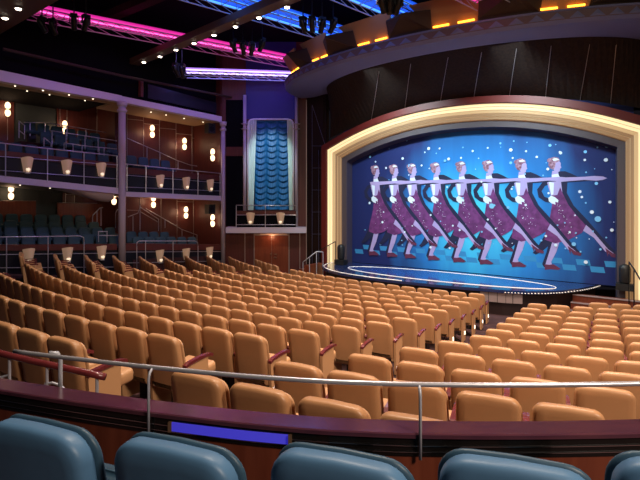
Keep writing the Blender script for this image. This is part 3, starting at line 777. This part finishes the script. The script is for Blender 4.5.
# dark panelled wall between the frame and the canopy
top = [(t, z) for t, z in off2(1.20)]
m = MB(); lo, hi = [], []
for i in range(N+1):
    th = ths[i]; t = CT-CA*.965*math.cos(th)
    x = max(-1., min(1., (t-HT)/(HT+1.2)))
    zlow = ZS+RISE*(1-abs(x)**2.2)+1.1
    lo.append(ST(HT+x*(HT+1.18), .45, zlow)); hi.append(can(th, 5.02, .965))
m.grid([lo, [a.lerp(b, .5)-Vector((0,0,0)) for a, b in zip(lo, hi)], hi])
struct('wall_above_stage', m, M['walnut'], False)
m = MB()
for i in (20, 27, 33, 38, 43, 48, 53, 58):
    jt = min(range(N+1), key=lambda q: abs(imgx(hi[q])-imgx(lo[i])-9) if hi[q].y < 24 else 1e9)
    pts = []
    for k in range(9):
        u = k/8; f = i+(jt-i)*u; q = min(int(f), N-1); fr = f-q
        p = lo[q].lerp(lo[q+1], fr).lerp(hi[q].lerp(hi[q+1], fr), u); pts.append(p+Vector((-.01,-.03,0)))
    m.tube(pts[:8], .009, 5)
struct('trim_19', m, M['strip'])
m = MB(); m.quad(ST(-1.4,.4,-4), ST(-1.4,.4,9), ST(-1.1,.35,9), ST(-1.1,.35,-4)); m.hexa([ST(12,.3,-4),ST(16,.3,-4),ST(16,.2,-4),ST(12,.2,-4)],[ST(12,.3,9),ST(16,.3,9),ST(16,.2,9),ST(12,.2,9)])
struct('wall_right', m, M['walnut'])

# ------------------------------------------------------------------ ceiling: fins, beams, light troughs
def th_of_x(x, z, k):
    lo_, hi_ = .12, math.pi-.12
    for _ in range(50):
        mid = (lo_+hi_)/2
        if imgx(out(mid, z, k)) < x: lo_ = mid
        else: hi_ = mid
    return lo_
fins = [(291,299), (312,328), (357,389), (432,478), (540,590), (690,760)]
fl = ['small brown ceiling fin at the far left end of the curved canopy', 'brown ceiling fin with amber glow left of the blue light trough', 'brown ceiling fin with amber glow between the two blue light troughs',
      'brown ceiling fin with amber glow above the middle of the canopy', 'brown ceiling fin with amber glow at the top right of the photo', 'brown ceiling fin past the right end of the amber glow']
for i, (xa, xb) in enumerate(fins):
    ta, tb_ = th_of_x(xa, 5.5, 1.), th_of_x(xb, 5.5, 1.)
    t = thing('ceiling_fin', fl[i], 'ceiling fin', out((ta+tb_)/2, 5.5, 1.), 'ceiling fins above the canopy')
    sp = (tb_-ta)
    a, b = out(ta, 5.45, .99), out(tb_, 5.45, .99); d, c = out(ta-sp*.5, 6.35, 1.04), out(tb_+sp*.12, 6.35, 1.04)
    up = Vector((.05,.08,.02)); m = MB().hexa([a,b,b+up,a+up], [d,c,c+up,d+up]); m.build('board', M['fin'], t)
    for p, q in ((a, b), (b, a)):
        m = MB(); e0 = p+(q-p)*.05+Vector((-.06,-.08,.06)); e1 = p+(q-p)*.40+Vector((-.06,-.08,.06))
        m.bar(e0, e1, .028, 6); m.build('amber_light', M['amber'], t)
edges = [(120, 291)]+[(fins[i][1], fins[i+1][0]) for i in range(len(fins)-1)]
wl_ = ['far left', 'left', 'middle left', 'middle', 'right', 'far right']
for i, (xa, xb) in enumerate(edges):
    if i == 0: continue
    ta, tb_ = th_of_x(xa, 5.5, 1.), th_of_x(xb, 5.5, 1.)
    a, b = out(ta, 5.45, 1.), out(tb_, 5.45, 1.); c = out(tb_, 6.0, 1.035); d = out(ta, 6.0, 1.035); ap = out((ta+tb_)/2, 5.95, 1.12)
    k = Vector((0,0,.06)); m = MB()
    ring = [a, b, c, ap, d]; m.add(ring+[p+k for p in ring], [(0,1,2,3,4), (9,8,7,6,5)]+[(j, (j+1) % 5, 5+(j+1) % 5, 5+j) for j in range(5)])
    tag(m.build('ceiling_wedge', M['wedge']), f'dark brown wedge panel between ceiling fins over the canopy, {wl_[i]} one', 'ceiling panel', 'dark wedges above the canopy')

m = MB(); m.hexa([(-40,-8,ZT),(34,-8,ZT),(34,45,ZT),(-40,45,ZT)], [(-40,-8,ZT+.1),(34,-8,ZT+.1),(34,45,ZT+.1),(-40,45,ZT+.1)])
struct('ceiling', m, M['black'])

def beam(label, A, B, wid, hgt, lamps, z, mt='beam'):
    a, b = pz(*A, z), pz(*B, z); d = (b-a).normalized(); r = Vector((-d.y, d.x, 0))*wid/2; h = Vector((0,0,hgt))
    m = MB().hexa([a-r, b-r, b+r, a+r], [a-r+h, b-r+h, b+r+h, a+r+h])
    tag(m.build('ceiling_beam', M[mt]), label, 'ceiling beam', 'brown ceiling beams')
beam('brown ceiling beam carrying a row of eight downlights', (122,70), (330,-16), .44, .25, None, 6.0)
beam('wide brown ceiling beam in the upper left corner', (-45,46), (85,-38), 1.25, .4, None, 6.0)
beam('dim brown ceiling beam behind the pink light trough', (95,26), (215,-24), .4, .3, None, 7.3, 'walnut')
for i, (x, y) in enumerate([(144,61.7), (160,56), (176,49.3), (194,42.7), (214,34.5), (235.5,26), (259,17), (287,6.5)]):
    downlight(pz(x, y, 5.99), f'downlight on the long brown ceiling beam, {ORD[i+1]} from the left', 'ceiling beam downlights', .08)
for i, (x, y) in enumerate([(5,17.5), (18.3,8)]):
    downlight(pz(x, y, 5.99), f'downlight on the corner ceiling beam, {["left","right"][i]} one', 'ceiling beam downlights', .09)

def trough(name, label, A, B, z, wid, panelm, tubem, tube2, nlat, glow=None):
    a, b = pz(*A, z), pz(*B, z); d = (b-a); L_ = d.length; d.normalize(); r = Vector((-d.y, d.x, 0)); h = Vector((0,0,1))
    t = thing('light_trough', label, 'ceiling light', (a+b)/2, 'coloured light troughs in the ceiling')
    m = MB().hexa([a-r*wid/2+h*.1, b-r*wid/2+h*.1, b+r*wid/2+h*.1, a+r*wid/2+h*.1], [a-r*wid/2+h*.15, b-r*wid/2+h*.15, b+r*wid/2+h*.15, a+r*wid/2+h*.15])
    m.build('back_panel', panelm, t)
    for k, mt in ((-.46, tubem), (.46, tubem), (0, tube2)):
        MB().bar(a+r*wid*k+h*.03, b+r*wid*k+h*.03, .035 if k else .028, 6).build('light_tube', mt, t)
    m = MB()
    for k in (-.5, .5):
        for zz in (-.22, .0): m.bar(a+r*wid*k+h*zz, b+r*wid*k+h*zz, .022, 6)
    n = int(L_/ .55)
    for i in range(n+1):
        p = a+d*(L_*i/n); q = a+d*(L_*min(n, i+1)/n)
        m.bar(p-r*wid/2, p+r*wid/2, .013, 5)
        for k in (-.5, .5): m.bar(p+r*wid*k, q+r*wid*k-h*.22, .012, 5)
        m.bar(p-r*wid/2, q+r*wid/2, .011, 5)
    m.build('truss_frame', M['grey'], t)
    if glow:
        c, en = glow
        la = bpy.data.lights.new('trough_glow', 'AREA'); la.shape = 'RECTANGLE'; la.size = L_; la.size_y = wid; la.color = c; la.energy = en
        o = bpy.data.objects.new('trough_glow', la); COL.objects.link(o)
        o.location = (a+b)/2-h*.1; zax = h; o.rotation_euler = Matrix((d, zax.cross(d), zax)).transposed().to_euler()
trough('', 'magenta light trough running from upper left towards the canopy', (28,10), (318,66), 6.6, .80, M['magpanel'], M['magenta'], M['pinkbright'], 1, ((1,.1,.5), 6))
trough('', 'blue light trough left of the second ceiling fin', (180,-14), (372,44), 6.6, 1.0, M['ltblue'], M['ltcyan'], M['ltcyan'], 1, ((.1,.25,1), 25))
trough('', 'wide blue light trough at the top middle of the photo', (325,-22), (446,32), 6.6, 1.25, M['ltblue'], M['ltcyan'], M['ltcyan'], 1, ((.1,.25,1), 25))
trough('', 'pale violet light trough at the left end of the canopy', (186,72), (296,75.5), 5.9, .5, M['ltviolet'], M['ltwhite'], M['ltviolet'], 1, ((.2,.2,1), 30))
trough('', 'magenta light trough above the top middle ceiling fins', (455,-22), (500,3), 6.0, 1.0, M['magpanel'], M['magenta'], M['pinkbright'], 1)

# moving stage lights hung below the troughs
mh = thing('moving_head_light', 'black', 'stage light')
MB().box((0,0,-.06), (.30,.30,.12)).build('base', M['dark'], mh)
MB().bar((0,0,-.02), (0,0,.75), .03).build('hanger', M['dark'], mh)
for sx in (-.17, .17): MB().box((sx,0,-.26), (.04,.10,.34)).build('yoke_arm', M['dark'], mh)
R_ = Matrix.Translation((0,0,-.38)) @ Matrix.Rotation(RAD(35), 4, 'X')
mh.scale = (.72,.72,.72)
hd_ = MB().lathe([(.07,.30),(.12,.24),(.135,.05),(.135,-.1),(.115,-.16),(.125,-.22),(.125,-.34),(.11,-.36)], mat=R_, seg=14).build('head', M['dark'], mh, True)
M['lens'] = mat('stage_light_lens', (.35,.4,.6), .1)
MB().lathe([(.105,-.362),(.06,-.375)], mat=R_, seg=14).build('lens', M['lens'], hd_)
first = [True]
def hang(x, y, z, rz, label):
    p = pz(x, y, 5.0 if (x > 375 or 100 < x < 200) else z-.4)
    if first[0]: first[0] = False; mh.location = p; mh.rotation_euler = (0,0,rz); mh['label'] = label; mh['group'] = 'moving stage lights under the ceiling'
    else: dup(mh, p, rz, label, 'moving stage lights under the ceiling')
for g, (lst, nm_) in enumerate([([(233,38.5),(243,41),(252,42),(262,38)], 'below the magenta trough'), ([(303,17),(312,16.5),(322,17.5),(333,18)], 'below the blue trough by the second fin'),
                                ([(42,17),(53,19),(74,14),(86,15)], 'at the left end of the magenta trough'), ([(382,-9),(390,-8),(398,-7)], 'at the top edge below the wide blue trough'), ([(176,63),(182,64)], 'at the left end of the violet trough')]):
    for i, (x, y) in enumerate(lst):
        hang(x, y, 6.5, .5*i-.6, f'black moving stage light {nm_}, {ORD[i+1]} from left')

# ------------------------------------------------------------------ stage
edge_px = [(331,262.2),(325,263.6),(321.5,265.6),(323,267.8),(329,270.2),(338,272.5),(352,275),(370,277.6),(400,281),(430,284),(460,286.6),(486,288.6),(505,290.2),(525,291.2),(545,291.3),(562,290.4),(580,288.3),(593,285.8),(601,283.2)]
edge = [pz(x, y, STAGE_Z) for x, y in edge_px]
back = [ST(TW+1.4,.3,STAGE_Z), ST(TW+1.4,-.8,STAGE_Z), ST(-.9,-.8,STAGE_Z), ST(-.9,.2,STAGE_Z)]
ring = edge+back; n = len(ring)
st_ = thing('stage', 'dark glossy stage floor with a curved front edge before the blue curtain', 'stage', (6,19,ZC+STAGE_Z-.86))
m = MB(); m.add(ring+[p-Vector((0,0,.10)) for p in ring], [tuple(range(n))]+[(i, n+i, n+(i+1) % n, (i+1) % n) for i in range(n)])
m.build('deck', M['stagefl'], st_)
cen = Vector((5.6,20.,0))
def inset(p, k): q = p.copy(); d = Vector((cen.x-p.x, cen.y-p.y, 0)).normalized(); return q+d*k
m = MB(); m.grid([[inset(p,.16)-Vector((0,0,.1)) for p in edge], [inset(p,.2)-Vector((0,0,.9)) for p in edge]]); m.build('front_skirt', M['stagefront'], st_)
m = MB()
tl = [inset(p,.10)+Vector((0,0,.006)) for p in edge[:9]]; m.tube(tl, .011, 5); m.build('edge_light', M['ltline'], st_)
m = MB(); bl_ = [p-Vector((0,.02,.07)) for p in edge[12:]]
for i in range(len(bl_)-1):
    for k in range(6): c = bl_[i].lerp(bl_[i+1], k/6); m.box(c, (.035,.035,.022))
m.build('dotted_lip_light', M['ltline'], st_)
ell = [ST(5.0+4.15*math.cos(2*math.pi*i/72), 1.55+1.1*math.sin(2*math.pi*i/72), STAGE_Z+.008) for i in range(72)]
m = MB(); m.add(ell, [tuple(range(72))]); m.build('blue_inlay', M['stageblue'], st_)
MB().tube(ell+[ell[0]], .010, 5).build('ring_light', M['ltline'], st_)
m = MB(); f0 = [inset(p,.12) for p in edge]
for x0_, x1_ in ((481,489), (489.6,498), (498.6,506.5), (507,513.5), (514.2,523.5)):
    def ep(x):
        for i in range(8, len(edge)-1):
            xa, xb = imgx(edge[i]), imgx(edge[i+1])
            if xa <= x <= xb: return edge[i].lerp(edge[i+1], (x-xa)/(xb-xa))
    a, b = ep(x0_), ep(x1_)
    a = a-Vector((0,-.08,.11)); b = b-Vector((0,-.08,.11))
    m.quad(a, b, b-Vector((0,0,.33)), a-Vector((0,0,.33)))
m.build('pale_front_panels', M['palepanel'], st_)
# steps at the right end and at the left end of the stage
sr = thing('stage_steps', 'wide dark red steps with pale nosings at the right end of the stage', 'steps', ST(11,1.4,STAGE_Z-.86))
for k in range(4):
    z1 = STAGE_Z-.02-.2*k; e0 = .9+.34*k
    m = MB(); q = [ST(9.6,e0-.0,-3.94), ST(15,e0,-3.94), ST(15,e0+.34,-3.94), ST(9.6,e0+.34,-3.94)]
    m.hexa(q, [Vector((p.x,p.y,ZC+z1-.2)) for p in q]); m.build('step', M['cherry'], sr)
    m = MB(); q = [ST(9.6,e0+.30,z1-.21), ST(15,e0+.30,z1-.21), ST(15,e0+.36,z1-.21), ST(9.6,e0+.36,z1-.21)]
    m.hexa(q, [p+Vector((0,0,.035)) for p in q]); m.build('nosing', M['palepanel'], sr)
sl2 = thing('stage_steps', 'short steps at the left end of the stage behind thin railings', 'steps', ST(-2,1.2,STAGE_Z-.86))
for k in range(4):
    z1 = STAGE_Z-.03-.2*k; m = MB(); e0 = .9
    q = [ST(-1.-.3*k,e0,-3.94), ST(-1.3-.3*k,e0,-3.94), ST(-1.3-.3*k,e0+1.1,-3.94), ST(-1.-.3*k,e0+1.1,-3.94)]
    m.hexa(q, [Vector((p.x,p.y,ZC+z1)) for p in q]); m.build('step', M['redpanel'], sl2)
def rail2(label, pts, posts, mt):
    t = thing('stage_railing', label, 'railing', pts[0]); MB().tube(pts, .022, 6).build('hand_rail', mt, t, True)
    for a, b in posts: MB().bar(a, b, .018, 6).build('post', mt, t)
A_ = [pY(x, y, Y) for x, y, Y in ((308,259,22.6),(317,252,22.4),(329,245,22.1),(335.5,241.5,21.9))]
rail2('thin dark railing of the steps at the left end of the stage', A_, [(A_[0], A_[0]-Vector((0,0,.9))), (A_[1], A_[1]-Vector((0,0,.85))), (A_[2], A_[2]-Vector((0,0,.85))), (A_[3], pY(335.5,262,21.9))], M['dark'])
A_ = [pY(x, y, Y) for x, y, Y in ((303,262,21.6),(309.5,257,21.6),(316.5,251.5,21.6),(323,252,21.6))]
rail2('thin grey railing beside the steps left of the stage', A_, [(p, Vector((p.x,p.y,.1))) for p in A_], M['grey'])
A_ = [pY(x, y, Y) for x, y, Y in ((629,262,15.3),(634,269,14.9),(641,281,14.4),(648,293,14.0))]
rail2('dark sloping railing of the steps at the right end of the stage', A_, [(p, Vector((p.x,p.y,.35))) for p in A_], M['dark'])
for x, y, Y, l in ((341,252.5,22.3,'left'), (624.8,275.5,16.1,'right')):
    p = pY(x, y, Y); t = thing('stage_speaker', f'black rounded loudspeaker standing at the {l} end of the stage', 'speaker', (p.x,p.y,ZC+STAGE_Z), 'loudspeakers on the stage')
    zb = ZC+STAGE_Z
    MB().lathe([(.13,zb+.22),(.165,zb+.3),(.17,p.z+.22),(.14,p.z+.33),(.06,p.z+.37)], (p.x,p.y,0), 14).build('cabinet', M['speaker'], t, True)
    MB().box((p.x,p.y,zb+.12), (.5,.36,.22), -.6).build('base', M['speaker'], t)

# ------------------------------------------------------------------ painted curtain
def cur(x, y):
    k = (x-320)/F; t = (k*23.2-1.52)/(TS.x-k*TS.y); Y = 23.2+TS.y*t
    return t, (HY-y)/F*Y
cm = bpy.data.materials.new('blue_painted_curtain'); cm.use_nodes = True
nt = cm.node_tree; bs_ = nt.nodes['Principled BSDF']; bs_.inputs['Roughness'].default_value = .75
tc = nt.nodes.new('ShaderNodeTexCoord'); nz = nt.nodes.new('ShaderNodeTexNoise'); nz.inputs['Scale'].default_value = .35; nz.inputs['Detail'].default_value = 3
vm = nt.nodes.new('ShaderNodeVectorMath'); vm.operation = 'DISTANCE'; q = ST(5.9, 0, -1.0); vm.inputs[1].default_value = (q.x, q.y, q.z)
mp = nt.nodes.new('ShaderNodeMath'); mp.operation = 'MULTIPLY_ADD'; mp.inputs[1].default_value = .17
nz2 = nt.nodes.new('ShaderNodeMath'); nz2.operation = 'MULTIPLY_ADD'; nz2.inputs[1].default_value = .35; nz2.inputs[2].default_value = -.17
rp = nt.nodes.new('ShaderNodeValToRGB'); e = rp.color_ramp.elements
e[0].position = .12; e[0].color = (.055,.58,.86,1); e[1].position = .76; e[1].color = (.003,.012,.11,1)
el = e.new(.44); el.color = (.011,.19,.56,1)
mg = nt.nodes.new('ShaderNodeMapping'); mg.inputs['Scale'].default_value = (3,3,.25)  # noise stretched upright: shading of the folds put into the colour
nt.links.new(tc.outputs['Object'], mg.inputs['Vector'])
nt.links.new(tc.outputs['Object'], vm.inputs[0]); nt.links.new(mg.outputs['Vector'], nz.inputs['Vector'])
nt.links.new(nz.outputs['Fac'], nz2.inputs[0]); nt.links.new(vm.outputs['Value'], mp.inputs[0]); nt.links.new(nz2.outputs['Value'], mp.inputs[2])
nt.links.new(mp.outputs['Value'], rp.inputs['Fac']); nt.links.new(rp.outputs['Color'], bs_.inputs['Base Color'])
cmats = [cm, mat('painted_skin', (.42,.33,.62), .8), mat('painted_dress', (.10,.016,.105), .8, var=(5, (.19,.04,.19), (1,1,1))), mat('painted_dark', (.008,.010,.05), .8),
         mat('painted_hair', (.16,.045,.08), .8, var=(12, (.45,.26,.36), (1,1,1))), mat('painted_white', (.72,.80,.90), .8), mat('painted_shoe', (.12,.02,.06), .8),
         mat('painted_bubble', (.20,.50,.80), .8), mat('painted_tile', (.03,.24,.52), .8), mat('painted_tile_dark', (.015,.09,.36), .8)]
m = MB()
m.grid([[ST(-.5+(TW+1)*i/24, 0, STAGE_Z+.015+6.6*j/8) for i in range(25)] for j in range(9)], 0)
DX0 = cur(553.5, 165)[0]
def c7(px, py): return cur(500+px/3.558, 145+py/3.558)
def poly(mb, pts, lay, mi, t0):
    vs = [ST(t-DX0+t0, lay, z) for t, z in pts]
    mb.add(vs, [tuple(range(len(vs)))], mi)
SH = [  # (material, outline in the sheet of the last dancer)
 (3, [(172,128),(150,134),(132,158),(137,186),(160,202),(178,206),(180,192),(158,184),(148,164),(160,146),(176,140)]),   # bent dark sleeve
 (3, [(208,94),(232,93),(255,102),(275,112),(325,119),(330,127),(240,134),(238,170),(262,215),(312,268),(372,338),(424,392),(412,400),(330,318),(250,232),(214,160)]),
 (3, [(170,300),(150,336),(128,372),(116,384),(128,390),(150,378),(190,345)]),
 (1, [(306,284),(326,302),(384,370),(420,396),(408,399),(374,378),(334,330),(292,302)]),
 (6, [(374,366),(400,384),(427,394),(424,403),(396,398),(386,384),(384,398)]),
 (3, [(176,340),(166,380),(150,424),(158,436),(176,400),(192,350)]),
 (1, [(188,338),(214,338),(200,382),(182,416),(186,428),(172,432),(162,424),(172,392)]),
 (6, [(158,424),(176,426),(190,424),(216,440),(206,444),(180,442),(160,444)]),
 (1, [(168,134),(186,120),(216,120),(222,172),(182,182)]),
 (5, [(174,132),(192,130),(190,176),(182,178)]),
 (2, [(180,180),(204,178),(214,150),(222,170),(244,214),(274,252),(306,286),(292,312),(240,340),(196,350),(158,336),(164,300),(178,256),(186,208)]),
 (5, [(172,188),(182,180),(196,186),(208,196),(206,204),(196,202),(198,212),(184,208),(174,200)]),
 (1, [(186,92),(206,92),(212,122),(182,124)]),
 (5, [(184,106),(206,102),(214,116),(186,122)]),
 (1, [(164,118),(214,116),(300,113),(336,110),(366,112),(382,118),(366,124),(342,127),(300,124),(230,130),(190,134),(168,130)]),
 (1, [(196,52),(208,54),(216,64),(216,74),(219,80),(214,84),(212,94),(202,98),(192,90),(188,70)]),
 (4, [(174,58),(180,46),(194,42),(208,46),(214,56),(206,60),(198,64),(196,78),(190,88),(180,84),(172,72)]),
 (4, [(168,52),(176,46),(182,54),(176,62),(168,60)]),
 (5, [(186,50),(200,46),(212,53),(200,55),(190,56)]),
]
heads = [375, 393.5, 411.5, 435, 460.5, 487.5, 520, 553.5]
for i, hx in enumerate(heads):
    t0 = cur(hx, 168)[0]
    for k, (mi, pts) in enumerate(SH):
        poly(m, [c7(*p) for p in pts], .004+.004*(7-i)+.0002*k, mi, t0)
    for _ in range(26):         # sequins
        a, b = random.random(), random.random()
        px_, py_ = 190+a*90*b+ (1-b)*15, 190+b*130+a*10
        t, z = c7(px_, py_); s = .010+random.random()*.008
        poly(m, [(t-s,z),(t,z-s),(t+s,z),(t,z+s)], .004+.004*(7-i)+.0038, 5, t0)
def disc(x, y, r, mi, lay=.040):
    t, z = cur(x, y); vs = [ST(t+r*math.cos(2*math.pi*i/12), lay, z+r*math.sin(2*math.pi*i/12)) for i in range(12)]
    m.add(vs, [tuple(range(12))], mi)
for x, y, r in [(429,148.6,.09),(440,148.5,.06),(403,158.5,.08),(386.5,168,.07),(422,165.5,.06),(511,150,.09),(513,158,.05),(473,151,.06),(488,148,.05),(449,159,.08),(548,169,.07),(606,160,.09),(560,152,.05),(585,160,.06),(537,157,.06),
                (592,212,.09),(598,219,.14),(612,230,.08),(610,202,.07),(582,197,.06),(574,244,.10),(546,236,.06),(492,206,.14),(460,230,.06),(586,262,.09),(431,215,.06),(405,232,.06),(384,212,.05),(370,203,.08),(512,189,.05),(526,205,.06),(450,248,.06),(556,245,.08)]:
    disc(x, y, r*.72, 5 if r < .1 else 7)
for _ in range(110):
    x, y = random.uniform(362,615), random.uniform(140,252)
    disc(x, y, random.choice((.02,.03,.03,.04,.055)), random.choice((5,7,7)), 0.039 if random.random() < .5 else .002)
for j, zz in enumerate((-2.62, -2.40)):     # row of painted tiles along the foot
    for i in range(24):
        if (i+j) % 2: continue
        t = .2+.445*i; s = .43
        vs = [ST(t,.003,zz), ST(t+s,.003,zz), ST(t+s-.05,.003,zz+.2), ST(t-.05,.003,zz+.2)]; m.add(vs, [(0,1,2,3)], 8)
cu = m.build('stage_curtain', cmats)
tag(cu, 'blue stage curtain painted with eight dancers in a line and bubbles', 'curtain')

# ------------------------------------------------------------------ lamps
def area(loc, tgt, size, en, col, sy=None):
    l = bpy.data.lights.new('room_light', 'AREA'); l.energy = en; l.color = col; l.size = size
    l.spread = RAD(110)
    if sy: l.shape = 'RECTANGLE'; l.size_y = sy
    o = bpy.data.objects.new('room_light', l); COL.objects.link(o); o.location = loc
    o.rotation_euler = (Vector(tgt)-Vector(loc)).to_track_quat('-Z', 'Y').to_euler(); return o
def spot(loc, tgt, en, col, ang=60, blend=.6, rad=.15):
    l = bpy.data.lights.new('spot_light', 'SPOT'); l.energy = en; l.color = col; l.spot_size = RAD(ang); l.spot_blend = blend; l.shadow_soft_size = rad
    o = bpy.data.objects.new('spot_light', l); COL.objects.link(o); o.location = loc
    o.rotation_euler = (Vector(tgt)-Vector(loc)).to_track_quat('-Z', 'Y').to_euler(); return o
WARM = (1,.83,.66)
for x, y, en in ((-4,9,110), (0,5,200), (4,7,330), (-4,15,210), (1,12,330), (6,11,330), (10,9,200), (-1,18,190)):
    area((x, y, ZC+5.7), (x+.3, y+.4, 0), .8, en, WARM)
area((5.5, -3.0, ZC+4.6), (3, 9, .5), 1.6, 420, WARM)
# stage wash
area(ST(3,3.3,4.9), ST(3.2,0,-.6), 1.0, 350, (.68,.93,1)); area(ST(8,3.3,4.9), ST(7.8,0,-.6), 1.0, 350, (.68,.93,1))
# blue spot on the swag curtain, violet wash over the left wall
spot(fp(271,60,4.5), fp(271,165,.2), 2300, (.75,.92,1), 26)
spot((-4,17,ZC+6.2), W(-1,0,ZC+2.6), 300, (.35,.22,1), 70); spot((-2,19,ZC+6.2), W(4,0,ZC+2.4), 300, (.32,.2,1), 60); spot((-3,20,ZC+6), fp(268,100), 170, (.12,.10,1), 40)
spot((-8,12,ZC+6.2), W(-4.5,0,ZC+2.2), 260, (.5,.35,1), 70)
# light of the sconces inside the boxes
def pt(loc, en, col, r=.12):
    l = bpy.data.lights.new('sconce_light', 'POINT'); l.energy = en; l.color = col; l.shadow_soft_size = r
    o = bpy.data.objects.new('sconce_light', l); COL.objects.link(o); o.location = loc
for x, y, n, en in ((7,110,NB-.7,22), (64,128,NB-.7,22), (151.5,131.5,FB-.5,14), (183.5,144,FB-.5,14), (209,155,.4,7), (10,192.5,NB-.7,20), (113,198,1.8,14), (152.5,201.5,FB-.5,14), (185,212.5,FB-.5,14), (209,220.5,.4,7), (75,190,NB-1.5,14)):
    pt(wl(x,y,n), en*.62, (1,.60,.36))
pt(fp(272,237,.45), 8, (1,.5,.25))
wd = bpy.data.worlds.new('World'); S.world = wd; wd.use_nodes = True
wd.node_tree.nodes['Background'].inputs['Color'].default_value = (.5,.45,.6,1); wd.node_tree.nodes['Background'].inputs['Strength'].default_value = .012

# ------------------------------------------------------------------ camera and view
cd = bpy.data.cameras.new('Camera'); cam = bpy.data.objects.new('Camera', cd); COL.objects.link(cam)
cam.location = (0, 0, ZC); cam.rotation_euler = (RAD(90), 0, 0)
cd.sensor_width = 36; cd.lens = F/640*36; cd.shift_y = -(240-HY)/640; cd.clip_start = .05
S.camera = cam
S.view_settings.view_transform = 'Standard'; S.view_settings.look = 'None'; S.view_settings.gamma = 1; S.view_settings.exposure = 0
try: S.view_settings.use_curve_mapping = False
except Exception: pass
S.cycles.use_denoising = True
S.cycles.max_bounces = 6
for o in WORLDPOS:
    if '_w' in o: del o['_w']
for o in (seat_mid, seat_end, seat_lamp):
    pass
